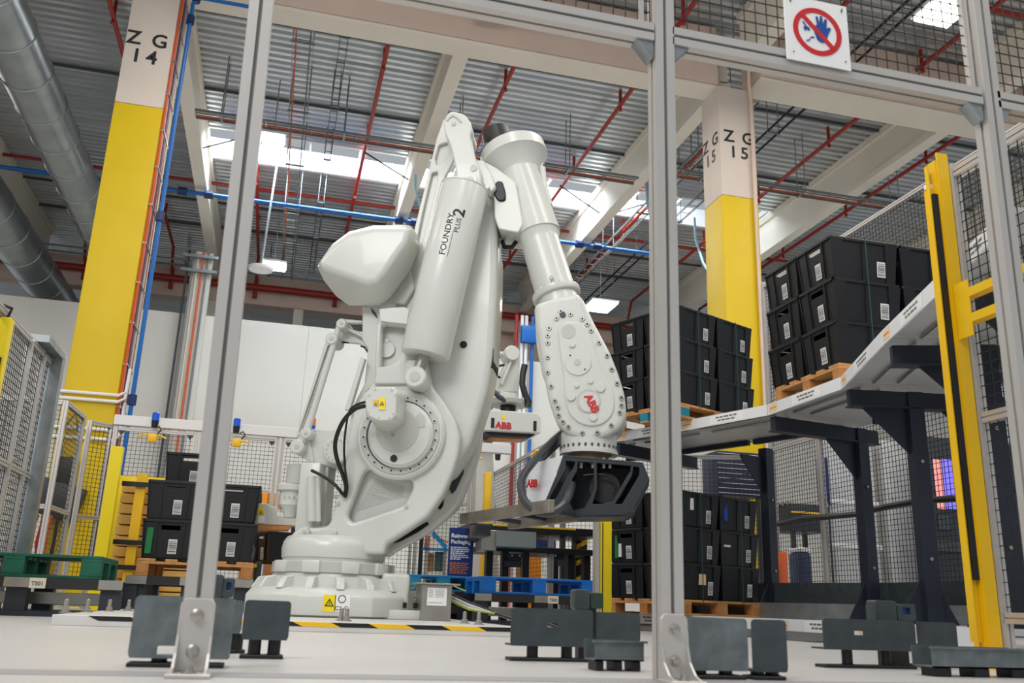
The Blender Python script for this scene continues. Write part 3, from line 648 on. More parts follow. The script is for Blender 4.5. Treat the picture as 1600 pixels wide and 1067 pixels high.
for i, t in ((1, .95), (2, 1.33), (3, 1.08), (4, .56), (4, 1.2), (5, .62), (6, .6)):
    n = nj(i); a = J[i]; p = a+n*t; sd = V((-n.y, n.x)); N3 = V((n.x, n.y, 0)); S3 = V((sd.x, sd.y, 0))
    g = thing('rack_post', 'dark blue-grey rack post with gusset plates, %s' % {(0, 1.1): 'at the far end of the decks', (1, .95): 'behind the middle fence post', (2, .62): 'rising just above the lower bin stack', (2, 1.33): 'directly right of the lower bin stack', (3, 1.08): 'in the middle of the open rack bay', (4, .56): 'left of the yellow gate post', (4, 1.2): 'close behind the yellow gate post', (5, .62): 'right of the yellow gate post', (6, .6): 'nearest the camera on the right'}[(i, t)], 'rack post', p3(p, .0), 'dark rack posts')
    MB().beam(p3(p, .15), p3(p, 1.9), .1, .12, N3).build('post', M_RACK, g, smooth=False)
    f = MB(); f.prism([p3(p-n*.05, 1.8), p3(p-n*.42, 1.8), p3(p-n*.42, 1.77), p3(p-n*.05, 1.4)], S3*.012); f.build('top_gusset', M_RACK, g, smooth=False)
    f = MB(); f.prism([p3(p-n*.05, .15), p3(p-n*.28, .15), p3(p-n*.26, .19), p3(p-n*.05, .5)], S3*.012); f.build('foot_gusset', M_RACK, g, smooth=False); MB().prism([p3(p+n*.05, .15), p3(p+n*.2, .15), p3(p+n*.05, .45)], S3*.012).build('foot_gusset', M_RACK, g, smooth=False)
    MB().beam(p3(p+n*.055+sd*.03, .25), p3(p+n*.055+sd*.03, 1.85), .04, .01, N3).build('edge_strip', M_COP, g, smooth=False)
    for z in (1.35, .62): MB().cyl(p3(p-sd*.055, z), p3(p-sd*.065, z), .014, n=8).build('bolt', M_STEEL, g)
    if t < 1.3 and (i, t) not in ((2, 1.33), (4, 1.2)):
        MB().beam(p3(a+n*.04, 1.84), p3(a+n*1.3, 1.84), .06, .12).build('cantilever_beam', M_RACK, g, smooth=False)
        MB().beam(p3(a+n*.03, 1.77), p3(a+n*1.3, 1.77), .1, .012).build('beam_flange', M_DARK, g, smooth=False)
    
# back plinth of the lower deck (grey steel upstand) and dark ramp mats in front
g = thing('rack_plinth', 'grey steel upstand along the back of the floor-level decks', 'plinth', (5.2, 7, 0))
for i in range(1, 6):
    A, B = J[i]+nj(i)*1.0, J[i+1]+nj(i+1)*1.0; MB().hexa([p3(A, .15), p3(B, .15), p3(B+NR[i]*.02, .15), p3(A+NR[i]*.02, .15), p3(A, .3), p3(B, .3), p3(B+NR[i]*.02, .3), p3(A+NR[i]*.02, .3)]).build('upstand', M_DECKP if 0 else M_GALV, g, smooth=False)
    A, B = J[i]+nj(i)*1.3, J[i+1]+nj(i+1)*1.3; MB().hexa([p3(A, .3), p3(B, .3), p3(B+NR[i]*.02, .3), p3(A+NR[i]*.02, .3), p3(A, .5), p3(B, .5), p3(B+NR[i]*.02, .5), p3(A+NR[i]*.02, .5)]).build('rear_panel', M_GP, g, smooth=False)
M_MAT = mat('grey_carpet_ramp', rgb(92, 92, 92), .9, var=.35, scale=60)
for i in (1, 2, 3):
    A, B = J[i], J[i+1]; n = NR[i]; d = (B-A).normalized()
    o = MB().hexa([p3(A-n*.35+d*.05, 0), p3(B-n*.35-d*.05, 0), p3(B-n*.02, 0), p3(A-n*.02, 0), p3(A-n*.35+d*.05, .008), p3(B-n*.35-d*.05, .008), p3(B-n*.02, .06), p3(A-n*.02, .06)]).build('ramp_mat', M_MAT, None, smooth=False)
    tag(o, 'flecked grey ramp mat in front of the rack lip, %s' % ('left of the middle post', 'left of the middle post', 'right of the middle fence post', 'left of the yellow gate post')[i], 'mat')
# bins on the racks
M_STRAP = mat('dark_green_strap', rgb(28, 74, 70), .5)
def stack(J0, n, d, near, zt, layers, desc, grp, extras={}, k_=1):
    """near: near corner of the stack (2D); n: outward direction (long sides), d: along the lip away from the camera (short ends)"""
    ang = math.atan2(n.y, n.x)
    for k in range(layers):
        lay = ('bottom', 'middle', 'top')[k] if layers == 3 else ('bottom', 'top')[k]
        for (a, b, nm) in ((0, 0, 'near corner'), (0, 1, 'far end'), (1, 0, 'right rear')):
            c = near+n*(.3+.605*a)*k_+d*(.24+.485*b)*k_
            put_bin(c.x, c.y, zt+k*BP*k_, ang, 'black bin, %s layer, %s, %s' % (lay, nm, desc), grp, extras.get((k, a, b))).scale = (k_, k_, k_)
    for a, nm in ((0, 'left'), (1, 'right')):
        p = near+n*(.3+.605*a)*k_; z0 = zt-.02; z1 = zt+layers*BP*k_
        o = MB().beam(p3(p-d*.012, z0), p3(p-d*.012, z1), .01, .003, V((d.x, d.y, 0))).build('strap', M_STRAP, None, smooth=False)
        tag(o, 'thin dark green strap round the %s, %s of two' % (desc, nm), 'strap')
def pal_under(near, n, d, z, label):
    c = near+n*.6+d*.48; put_pallet(c.x, c.y, z, math.atan2(n.y, n.x), label)
nA, dA = NR[1], -(J[2]-J[1]).normalized()
cA = atZ(1062, 628, 2.145); cA = V((cA.x, cA.y))
cC = atZ(1060, 934, .30); cC = V((3.72, 8.02))
stack(None, nA, dA, cA, 2.145, 3, 'upper stack beside the middle fence post', 'bins of the upper left rack stack')
M_TEAL = mat('teal_pallet', rgb(20, 132, 160), .5, var=.15); tp = make_pallet('pallet_with_teal_blocks', M_WOOD, M_TEAL); _c = cA+nA*.6+dA*.48; tp.location = (_c.x, _c.y, DZ); tp.rotation_euler = (0, 0, math.atan2(nA.y, nA.x)); tag(tp, 'wooden pallet with teal blocks under the upper bin stack beside the middle post', 'pallet', 'painted pallets')
stack(None, nA, dA, cC, .295, 3, 'lower stack beside the middle fence post', 'bins of the lower rack stack',
      {(2, 1, 0): [(M_BTAG, 0, -.22, -.17, .1, .26)], (2, 0, 0): [(M_LAB, 0, -.12, -.08, .16, .27)], (1, 0, 1): [(M_GRN, -1, .11, .15, .05, .27), (M_LAB, -1, .07, .1, .06, .19)], (0, 0, 0): [(M_OTAG, 0, -.02, .07, .14, .24)], (1, 1, 0): [(M_LAB, 0, -.24, -.14, .18, .2)]})
pal_under(cC, nA, dA, .15, 'wooden pallet under the lower bin stack at floor level')
nB, dB = NR[3], -(J[4]-J[3]).normalized()
cB = atZ(1302, 556, 2.145); cB = V((max(cB.x, 4.26), 6.14))
stack(None, nB, dB, cB, 2.145, 3, 'upper stack beside the yellow gate post', 'bins of the upper right rack stack', k_=1.1)
pal_under(cB, nB, dB, DZ, 'wooden pallet under the upper bin stack beside the yellow gate post')
# ---- tall wire fence behind the racks
FX = 5.75; FYC = 9.75
def fence_post(x, y, z1, label, w=.06, m=M_ALU):
    g = thing('fence_post', label, 'fence post', (x, y, 0)); s = MB(); prof(s, (x, y, 0), (x, y, z1), w, w); s.build('profile', m, g, smooth=False); return g
def fence_run(label, a, b, z0, z1, mids=(), pitch=.05, r=.0022, w=.045):
    g = thing('mesh_fence', label, 'fence', ((a[0]+b[0])/2, (a[1]+b[1])/2, z0))
    for z in (z0, z1)+tuple(mids): s = MB(); prof(s, (a[0], a[1], z), (b[0], b[1], z), w, w); s.build('rail', M_ALU, g, smooth=False)
    zs = sorted((z0,)+tuple(mids)+(z1,))
    for u, v in zip(zs, zs[1:]): mesh_part(g, a, b, u+w/2, v-w/2, pitch, r)
    return g
TZ = 4.2
for i, y in enumerate((FYC, 8.75, 3.4)): fence_post(FX, y, TZ+.05, 'tall aluminium fence post behind the racks, %s' % ('at the far corner by the right column', 'second from the far corner', 'nearest the camera')[i])
ys = (FYC, 8.75, 3.4)
for i in range(2): fence_run('tall black wire mesh fence panel behind the racks, %s' % ('short one at the far corner', 'long one behind the right bin stack')[i], (FX, ys[i]-.03), (FX, ys[i+1]+.03), .35, TZ, (2.1,))
fence_post(3.4, FYC+.9, 2.2, 'short fence post behind the lower bin stack')
fence_run('wire mesh fence panel behind the lower bin stack', (3.45, FYC+.9), (4.6, FYC+.45), .3, 2.1, ())
fence_run('wire mesh fence panel left of the far corner post', (4.65, FYC+.42), (FX-.03, FYC), .3, 2.0, ())
g = thing('rail_cable', 'black cable hose tied along the fence rail behind the racks', 'cable', (FX-.05, 7, 1.2))
MB().tube([(FX-.05, 9.6, 1.2)]+[(FX-.05+random.uniform(-.02, .02), 9.6-k*.5, 1.21+.02*math.sin(k*1.7)) for k in range(1, 12)], .03, 8).build('hose', M_RUB, g)
# ---- yellow gate frame at the right (light-curtain post) with side panel towards the camera
g = thing('light_curtain_post', 'tall yellow light curtain gate post on the right with black sensor strip', 'gate post', (2.88, 3.3, 0))
gx, gy = 2.91, 3.3
MB().bx(gx-.056, gx-.05, gy+.008, gy+.03, .06, 2.27).build('left_flange', M_MY, g, smooth=False)
MB().bx(gx-.045, gx-.02, gy+.02, gy+.06, .1, 2.16).build('sensor_body', M_MY, g, smooth=False)
MB().bx(gx-.047, gx-.022, gy-.004, gy+.0195, .35, 2.12).build('sensor_strip', M_RUB, g, smooth=False)
MB().lathe((gx-.034, gy+.04, 2.16), (0, 0, 1), [(0, .02), (.02, .02), (.03, .01)], 12).build('end_cap', M_WHITE, g)
MB().tube([(gx-.034, gy+.04, 2.19), (gx-.03, gy+.045, 2.25)], .008, 6).build('sensor_cable', M_RUB, g)
MB().bx(gx-.018, gx-.01, gy-.0, gy+.05, .06, 2.3).build('inner_flange', M_MY, g, smooth=False)
MB().bx(gx-.01, gx+.052, gy-.008, gy-.0, .06, 2.34).build('face_plate', M_MY, g, smooth=False)
MB().bx(gx-.06, gx+.07, gy-.09, gy+.13, 0, .06).build('base_plate', M_MY, g, smooth=False)
g2 = thing('gate_barrier', 'yellow double horizontal bar reaching from the gate post towards the camera', 'gate arm', (gx+.03, 3, 1.56))
for z in (1.6, 1.48): MB().bx(gx+.0, gx+.05, 2.5, gy-.012, z-.02, z+.02).build('bar', M_MY, g2, smooth=False)
MB().bx(gx-.0, gx+.006, gy-.1, gy-.012, 1.4, 1.66).build('mount_plate', M_MY, g2, smooth=False)
g3 = thing('gate_side_panel', 'aluminium framed wire mesh side panel next to the yellow gate post', 'fence', (gx+.1, 3, 0))
for y in (gy+.02, 2.55): s = MB(); prof(s, (gx+.1, y, 0), (gx+.1, y, 2.3), .045, .045); s.build('upright', M_ALU, g3, smooth=False)
for z in (2.25, 1.05, .2): s = MB(); prof(s, (gx+.1, gy, z), (gx+.1, 2.57, z), .045, .045); s.build('rail', M_ALU, g3, smooth=False)
mesh_part(g3, (gx+.1, gy), (gx+.1, 2.57), .22, 2.23, .05, .0018)
# ---- hazard-striped robot platform
PLX0, PLX1, PY0, PZ = -1.22, 1.62, 6.0, .057
y0 = atZ(436, 986, 0).y
PY0 = y0
g = thing('robot_platform', 'low white floor plate under the robot with yellow and black hazard edge', 'platform', (.4, 7.6, 0))
xa = atY(80, 970, PY0).x; xb = atY(800, 990, PY0).x+.1
MB().bx(xa, xb, PY0, PY0+2.9, 0, PZ).build('plate', mat('platform_plate', rgb(206, 204, 200), .4, var=.06, scale=3), g, bevel=.003, seg=1)
x = xa+.2; k = 0; sb, sy_ = None, None; hz0, hz1 = .03, .055
while x < xb-.1:
    m = M_RUB if k % 2 == 0 else M_MY
    MB().faces([(x+.04, PY0-.002, hz0), (x+.22+.04, PY0-.002, hz0), (x+.22-.02, PY0-.002, hz1), (x-.02, PY0-.002, hz1)], [(0, 1, 2, 3)]).build('hazard_stripe', m, g, smooth=False); x += .22; k += 1
bolt0 = None
for px, py, Y in ((100, 965, 6.1), (135, 958, 6.5), (170, 953, 7.0), (200, 952, 7.4), (533, 968, 6.12), (541, 972, 6.05), (726, 968, 6.4), (748, 974, 6.15)):
    p = atY(px, py, max(Y, PY0+.08)); p = V((p.x, p.y, PZ))
    if bolt0 is None: bolt0 = MB().lathe(p, (0, 0, 1), [(0, .035), (.006, .035), (.007, .022), (.028, .022), (.029, .014), (.075, .013), (.08, .008)], 14).build('anchor_bolt', M_STEEL, g); q0 = p
    else: share(bolt0, g, p-q0)
# ================================================================ PALLETIZING ROBOT
TH = math.radians(22)
RN = V((math.sin(TH), math.cos(TH), 0)); RE = V((math.cos(TH), -math.sin(TH), 0)); RO = V((1.03, 7.5, 0)); UZ = V((0, 0, 1))
def RP(x, y, d=0): return atP(x, y, RO+RN*d, RN)
M_ROB = mat('robot_white_enamel', rgb(208, 210, 204), .3, var=.02, scale=3, coat=.15)
M_ROB2 = mat('robot_grey_white', rgb(188, 190, 183), .4)
M_HOLE = mat('dark_opening', rgb(12, 13, 16), .7)
M_LOGO = mat('red_logo', rgb(196, 24, 32), .45)
M_GRIP = mat('gripper_charcoal', rgb(44, 49, 54), .42, .2, var=.08, scale=6)
rob = thing('palletizing_robot', 'large white palletizing robot on the striped platform in the centre', 'robot', (.75, 7.5, PZ))
def rplate(name, pts, d, th, holes=(), r=.02, bevel=.012, m=None, par=None, res=2, n=4, raw=False):
    """casting whose front outline is seen at depth d in the robot's own side plane; thickness th away from the viewer"""
    O = RO+RN*d
    def cv(ps, rr):
        q = [RP(px, py, d) for px, py in ps]; q = [((v-O).dot(RE), v.z) for v in q]
        return q if (raw or rr == 0) else fillet(q, rr, n)
    return flat(name, cv(pts, r), [cv(h, r) for h in holes], O+RN*(th/2), m or M_ROB, par if par is not None else rob, th, RE, UZ, bevel, res)
def rcyl(name, x, y, d0, d1, rpx, m=None, par=None, n=28, bev=.0, ratio=1.0):
    c = RP(x, y, d0); rr = (RP(x+rpx, y, d0)-RP(x-rpx, y, d0)).length/2; L = d1-d0
    pr = [(0, rr-bev), (bev, rr), (L, rr*ratio)] if bev else [(0, rr), (L, rr*ratio)]
    return MB().lathe(c, RN, pr, n).build(name, m or M_ROB, par if par is not None else rob)
# --- base
bc = V((.50, 7.62, 0)); 
def octo(r, z, rot=.3927, sx=1): return [V((bc.x+sx*r*math.cos(rot+k*math.pi/4), bc.y+r*math.sin(rot+k*math.pi/4), z)) for k in range(8)]
def loft(rings, name, m=None, par=None, bevel=.01):
    s = MB(); n = len(rings[0]); vs = [p for r in rings for p in r]; fs = [tuple(range(n))[::-1], tuple(range((len(rings)-1)*n, len(rings)*n))]
    for i in range(len(rings)-1):
        for k in range(n): fs.append((i*n+k, i*n+(k+1) % n, (i+1)*n+(k+1) % n, (i+1)*n+k))
    s.faces(vs, fs); return s.build(name, m or M_ROB, par if par is not None else rob, bevel=bevel)
base = loft([octo(.70, PZ+.012), octo(.70, PZ+.15), octo(.655, PZ+.2), octo(.55, PZ+.215)], 'base_casting', bevel=.012)
loft([octo(.66, PZ), octo(.66, PZ+.012)], 'base_foot', m=M_ROB2, bevel=0)
fb = None
for k in range(16):
    a = k*math.pi/8+.05; u = V((math.cos(a), math.sin(a), 0)); t = V((-u.y, u.x, 0))*.03; c = bc
    s = MB(); pts = [c+u*.45+UZ*(PZ+.2), c+u*.62+UZ*(PZ+.2), c+u*.57+UZ*(PZ+.285), c+u*.45+UZ*(PZ+.3)]
    s.prism([p-t for p in pts], t*2); s.build('base_rib', M_ROB, rob, bevel=.006, seg=1)
MB().lathe(bc+UZ*(PZ+.2), UZ, [(0, .50), (.09, .49), (.1, .47), (.13, .455)], 48).build('base_neck', M_ROB, rob)
MB().lathe(bc+UZ*(PZ+.325), UZ, [(0, .46), (.0, .475), (.075, .475), (.085, .46)], 48).build('bearing_ring', M_ROB2, rob)
for k in range(7):
    a = -2.6+k*.62; u = V((math.cos(a), math.sin(a), 0)); MB().box(bc+u*.475+UZ*(PZ+.365), (.04, .14, .09), Matrix.Rotation(a, 3, 'Z')).build('ring_lug', M_ROB, rob, bevel=.01)
MB().lathe(bc+UZ*(PZ+.41), UZ, [(0, .40), (.02, .40), (.03, .41), (.1, .415), (.15, .405), (.19, .38), (.2, .36)], 48).build('turret_base', M_ROB, rob)
lug = atY(618, 960, 7.25)
MB().bx(lug.x-.12, lug.x+.1, 7.25, 7.9, PZ, PZ+.34).build('connector_block', M_ROB, rob, bevel=.03, seg=3)
b2 = MB().bx(lug.x-.12, lug.x+.22, 7.12, 7.9, PZ, PZ+.07).build('base_step', M_ROB, rob, bevel=.012)
for i in range(3): MB().bx(lug.x-.07+i*.1, lug.x-.02+i*.1, 7.235, 7.24, PZ+.085, PZ+.125).build('socket', M_HOLE, rob, smooth=False)
# warning labels on the base
fy = bc.y-.70*math.cos(.3927)-.004
q = lambda px, py: atY(px, py, fy)
a, b = q(506, 929), q(523, 956); MB().bx(a.x, b.x, fy, fy+.003, b.z, a.z).build('warning_label', mat('label_yellow', rgb(244, 220, 30), .4), rob, smooth=False)
M_LY = mat('label_yellow', (0, 0, 0))
def tri(c, s, par, e1=RE, m=None, nrm=None):
    e1 = V(e1); nn = nrm if nrm is not None else e1.cross(UZ)
    o = [(-s, -s*.6), (s, -s*.6), (0, s)]; i = [(-s*.68, -s*.42), (s*.68, -s*.42), (0, s*.62)]
    flat('warning_triangle', o, [i], V(c)+nn*.003, m or M_BLACK, par, .001, e1, UZ)
    flat('warning_mark', [(-s*.07, -s*.25), (s*.07, -s*.25), (s*.07, s*.25), (-s*.07, s*.25)], [], V(c)+nn*.003, m or M_BLACK, par, .001, e1, UZ)
tri(((a.x+b.x)/2, fy, (a.z+b.z)/2), .034, rob, (1, 0, 0))
a, b = q(524, 929), q(546, 956); MB().bx(a.x, b.x, fy, fy+.003, b.z, a.z).build('symbol_label', M_WHITE, rob, smooth=False)
cx, cz = (a.x+b.x)/2, (a.z+b.z)/2; flat('symbol_ring', circ(.028), [circ(.023)], (cx-.005, fy-.002, cz+.03), M_BLACK, rob, .001)
flat('symbol_box', rrect(-.022, .022, -.012, .012, .003), [rrect(-.018, .018, -.009, .009, .002)], (cx-.026, fy-.002, cz-.035), M_BLACK, rob, .001)
flat('symbol_ring', circ(.015), [circ(.012)], (cx+.03, fy-.002, cz-.035), M_BLACK, rob, .001)
# --- turret side frame with pocket
F = [(451, 842), (458, 830), (470, 824), (508, 824), (516, 815), (527, 776), (538, 742), (541, 700), (546, 668), (554, 636), (570, 612), (585, 596), (585, 556), (590, 500), (592, 481), (630, 479), (640, 483), (652, 520), (668, 570), (675, 604), (694, 628), (710, 654), (718, 682), (716, 708), (706, 740), (690, 775), (668, 806), (640, 826), (602, 850), (600, 866), (451, 866)]
pocket = [(541, 806), (549, 817), (632, 789), (645, 762), (643, 750), (632, 747), (605, 742), (588, 733), (572, 733), (566, 741)]
pocket2 = [(596, 506), (634, 510), (628, 540), (622, 562), (600, 574), (594, 574)]
rplate('turret_frame', F, -.34, .10, [pocket, pocket2], r=.035, bevel=.03, res=3)
rplate('turret_web', [(x*.97+18, y*.985+10) for x, y in F], -.225, .22, [], r=.035, bevel=.03)
rplate('top_cap', [(592, 482), (631, 479), (640, 484), (636, 507), (594, 502)], -.36, .1, r=.01, bevel=.008)
rplate('arm_saddle', [(588, 574), (640, 566), (662, 580), (662, 600), (584, 600)], -.37, .1, r=.02, bevel=.014)
rplate('pocket_text_panel', [(556, 800), (628, 776), (632, 760), (586, 747)], -.227, .004, r=.01, bevel=.0, m=M_ROB2)
for i, wd in enumerate((.3, .16)): print_lines(RP(583-i*5, 762+i*9, -.234), RE-UZ*.25, UZ, [wd, wd*.8], .008, M_ROB, rob)
# rear frame plate with dark slots
R_ = [(600, 740), (690, 680), (735, 640), (752, 660), (749, 700), (738, 735), (716, 790), (700, 806), (668, 832), (612, 862), (600, 872), (590, 860)]
rplate('rear_frame', R_, .18, .16, r=.04, bevel=.03, res=3, raw=False)
rplate('frame_slot', [(604, 852), (640, 830), (668, 815), (670, 819), (655, 830), (625, 846)], .172, .02, r=.01, bevel=0, m=M_HOLE)
rplate('frame_slot', [(679, 787), (686, 771), (694, 778), (692, 791), (687, 797)], .172, .02, r=.012, bevel=0, m=M_HOLE)
rplate('frame_slot', [(702, 764), (712, 735), (720, 722), (726, 724), (724, 740), (712, 766), (706, 772)], .172, .02, r=.01, bevel=0, m=M_GP)
rplate('frame_slot', [(722, 714), (728, 706), (730, 714), (727, 717)], .172, .02, r=.004, bevel=0, m=M_HOLE)
for x, y in ((475, 835), (514, 836)): pass
rcyl('jacking_boss', 475, 831, -.40, -.3, 7, bev=.006); rplate('name_plate', [(497, 828), (522, 825), (526, 831), (521, 841), (500, 842), (495, 836)], -.37, .04, r=.02, bevel=.006)
for x, y in ((527, 787), (634, 791), (475, 831), (499, 836), (520, 836)): rcyl('cap_screw', x, y, -.41 if x in (475,) else -.385 if y == 836 else -.355, -.33, 3, m=M_ROB2, n=12, bev=.003)
# --- big joint ring, hub, bolts, motor
jx, jy = 624.5, 678
rcyl('joint_ring', jx, jy, -.40, -.32, 69, n=64, bev=.02)
rcyl('joint_race', jx, jy, -.412, -.39, 62, m=M_ROB2, n=64, bev=.006)
rcyl('joint_gap', jx, jy, -.4135, -.39, 52.6, m=M_GP, n=64)
rcyl('joint_hub', jx, jy, -.47, -.39, 51, n=64, bev=.025)
rcyl('hub_cup', jx-4, jy-6, -.475, -.44, 34, m=M_ROB2, n=40, bev=.004)
for k in range(24):
    a = k*2*math.pi/24+.1; c = RP(jx, jy, -.412); rr = (RP(jx+57, jy, -.412)-c).length
    p = c+(RE*math.cos(a)+UZ*math.sin(a))*rr
    if k == 0: jb = MB().lathe(p-RN*.006, RN, [(0, .016), (.008, .019)], 12).lathe(p-RN*.0065, RN, [(0, .008), (.001, .008)], 8).build('joint_bolt', M_ROB, rob); jp = p; dk = MB().lathe(p-RN*.0075, RN, [(0, .010), (.001, .010)], 8).build('bolt_socket', M_GP, jb)
    else:
        o = share(jb, rob, p-jp); c2 = dk.copy(); COL.objects.link(c2); c2.parent = o
rcyl('hub_plug', 615, 716, -.478, -.46, 5.5, m=M_RUB, n=20, bev=.002); rcyl('hub_screw', 613, 679, -.482, -.46, 2.6, m=M_STEEL, n=10)
rplate('hub_window', [(648, 652), (656, 644), (664, 650), (664, 668), (654, 668)], -.475, .02, r=.012, bevel=.003, m=M_ROB2)
oc = [(571, 626), (573, 616), (585, 605), (613, 605), (620, 614), (618, 649), (610, 657), (590, 657), (573, 648)]
mo = rplate('motor_housing', oc, -.86, .20, r=.008, bevel=.008)
rplate('motor_flange', [(x+(x-597)*.12+2, y+(y-632)*.1+2) for x, y in oc], -.67, .2, r=.02, bevel=.01)
rcyl('motor_neck', 604, 645, -.52, -.44, 26, n=30)
a = -.866
rplate('warning_label', [(592, 621), (602, 621), (602, 640), (592, 640)], a, .004, r=0, bevel=0, m=M_LY, par=mo); rplate('warning_label', [(583, 625), (591, 625), (591, 634), (583, 634)], a, .004, r=0, bevel=0, m=mat('label_amber', rgb(235, 190, 20), .4), par=mo)
tri(RP(597, 631, -.868), .018, mo); tri(RP(587, 631, -.868), .012, mo)
for x, y in ((577, 617), (586, 608), (612, 609), (617, 617), (614, 646), (608, 653), (591, 653), (575, 644)): rcyl('motor_screw', x, y, -.866, -.855, 1.6, m=M_ROB2, n=8, par=mo)
# --- lower arm
LA = [(708, 262), (722, 246), (740, 243), (758, 251), (772, 290), (775, 330), (777, 398), (775, 470), (770, 560), (761, 612), (748, 655), (733, 698), (700, 745), (640, 745), (600, 700), (640, 600), (655, 540), (680, 430), (700, 330)]
arm = rplate('lower_arm', LA, -.2, .34, r=.06, bevel=.06, res=4)
rplate('arm_ridge', [(768, 330), (778, 396), (776, 470), (771, 560), (762, 612), (748, 655), (735, 690), (728, 692), (742, 640), (757, 560), (762, 450)], -.16, .36, r=.03, bevel=.03)
rcyl('arm_port', 724, 538, -.208, -.195, 5.6, m=M_HOLE, n=18)
rplate('arm_slot', [(768, 538), (771, 545), (770, 572), (767, 576), (766, 560)], -.17, .3, r=.006, bevel=0, m=M_HOLE)
# --- balancing cylinder
ct = RP(727, 291, -.42); cb = RP(664, 556, -.42)
ax = (cb-ct).normalized(); CL = (cb-ct).length
cyl = MB().lathe(ct, ax, [(0, .17), (.006, .198), (.02, .203), (CL-.02, .203), (CL, .195), (CL+.004, .17)], 56).build('balance_cylinder', M_ROB, rob)
MB().lathe(ct+ax*.012, ax, [(0, .203), (.004, .207), (.012, .207), (.016, .203)], 56).build('cylinder_band', M_ROB, rob)
MB().lathe(ct-ax*.03, ax, [(0, .12), (.04, .15)], 30).build('cylinder_cap', M_ROB, rob)
pv = RP(648, 588, -.46)
MB().cyl(cb+ax*-.02-RN*.02, cb+ax*.16-RN*.02-RE*.02, .05, n=16).build('piston_rod', M_STEEL, rob)
rcyl('clevis_hub', 648, 588, -.55, -.34, 17, n=32, bev=.012); rcyl('clevis_pin', 648, 588, -.556, -.54, 8, m=M_ROB2, n=20, bev=.003); rplate('clevis_ear', [(636, 562), (662, 560), (668, 585), (660, 604), (634, 602), (630, 585)], -.44, .12, r=.03, bevel=.012)
def wrap(o, extra=.0015):
    base = WO[rob.name]
    for v in o.data.vertices:
        p = v.co+base; t = (p-ct).dot(ax); c = ct+ax*t; rd = (p-c); 
        lat = rd-RN*rd.dot(RN); l = min(lat.length, .19); rad = lat.normalized()*l-RN*math.sqrt(max(.203**2-l*l, 1e-6)); v.co = c+rad.normalized()*(.203+extra)-base
def ctext(s, px, py, size, bold=.0, sx=1, px2=None):
    p = RP(px, py, -.63); o = text(s, p, -ax, -(RE-ax*RE.dot(ax)), size, M_BLACK, rob, bold=bold, thick=.0, sx=sx); wrap(o); return o
ctext('FOUNDRY', 694, 398, .07, .014, 1.12); ctext('PLUS', 715, 362, .054, .0, 1.1); ctext('2', 723, 338, .13, .02, 1.1)
p = RP(698, 400, -.63); o = MB().hexa([p, p-ax*.23, p-ax*.23+RE*.003, p+RE*.003, p-RN*.001, p-ax*.23-RN*.001, p-ax*.23+RE*.003-RN*.001, p+RE*.003-RN*.001]).build('underline', M_BLACK, rob, smooth=False); wrap(o, .002)
# --- top ear with joint, and long parallel link
EAR = [(693, 190), (697, 180), (706, 173), (722, 177), (735, 189), (738, 203), (734, 211), (739, 234), (743, 249), (750, 263), (753, 300), (722, 299), (715, 290), (711, 259), (703, 225), (694, 207)]
rplate('top_link', EAR, -.42, .13, r=.04, bevel=.014)
rcyl('top_joint', 713, 194, -.3, .12, 20, n=30, bev=.01); rcyl('link_pin', 709, 193, -.428, -.4, 3.5, m=M_ROB2, n=14, bev=.003)
rcyl('link_hub', 734, 281, -.45, -.4, 12, n=28, bev=.006); rcyl('link_hub_pin', 734, 281, -.462, -.44, 6, m=M_ROB2, n=20, bev=.003); rcyl('link_recess', 740, 262, -.428, -.4, 5.5, m=M_ROB2, n=20)
flat_arc = [(697, 187), (702, 181), (708, 178), (716, 182), (722, 190), (720, 191), (714, 185), (708, 181), (703, 184), (699, 189)]
rplate('guide_rib', flat_arc, -.43, .02, r=.004, bevel=.002, m=M_ROB2)
LINK = [(693, 186), (682, 217), (671, 262), (648, 355), (626, 440), (614, 500), (640, 500), (654, 445), (668, 389), (682, 319), (690, 287), (707, 254), (716, 230), (712, 195)]
rplate('parallel_link', LINK, -.1, .05, [[(686, 226), (699, 222), (704, 240), (690, 254), (682, 258), (680, 248)], [(675, 270), (684, 268), (683, 285), (672, 330), (655, 395), (648, 394), (660, 335)]], r=.012, bevel=.01)
rplate('parallel_link_web', LINK, -.06, .05, r=.012, bevel=.006)
rplate('link_fork', [(739, 250), (756, 250), (768, 272), (775, 292), (768, 300), (750, 285)], -.33, .2, r=.02, bevel=.014)
for x, y in ((761, 292), (757, 300)): rcyl('grease_fitting', x, y, -.45, -.3, 3.5, n=14, bev=.004)
# --- shoulder bracket, black cover, motor on the forearm head
rplate('forearm_bracket', [(757, 252), (776, 262), (806, 284), (818, 350), (810, 364), (779, 358), (772, 340), (771, 300)], -.26, .4, r=.025, bevel=.012)
rplate('bracket_cover', [(777, 282), (785, 283), (790, 300), (790, 313), (778, 314), (772, 304), (769, 292)], -.28, .05, r=.03, bevel=.01, m=M_RUB)
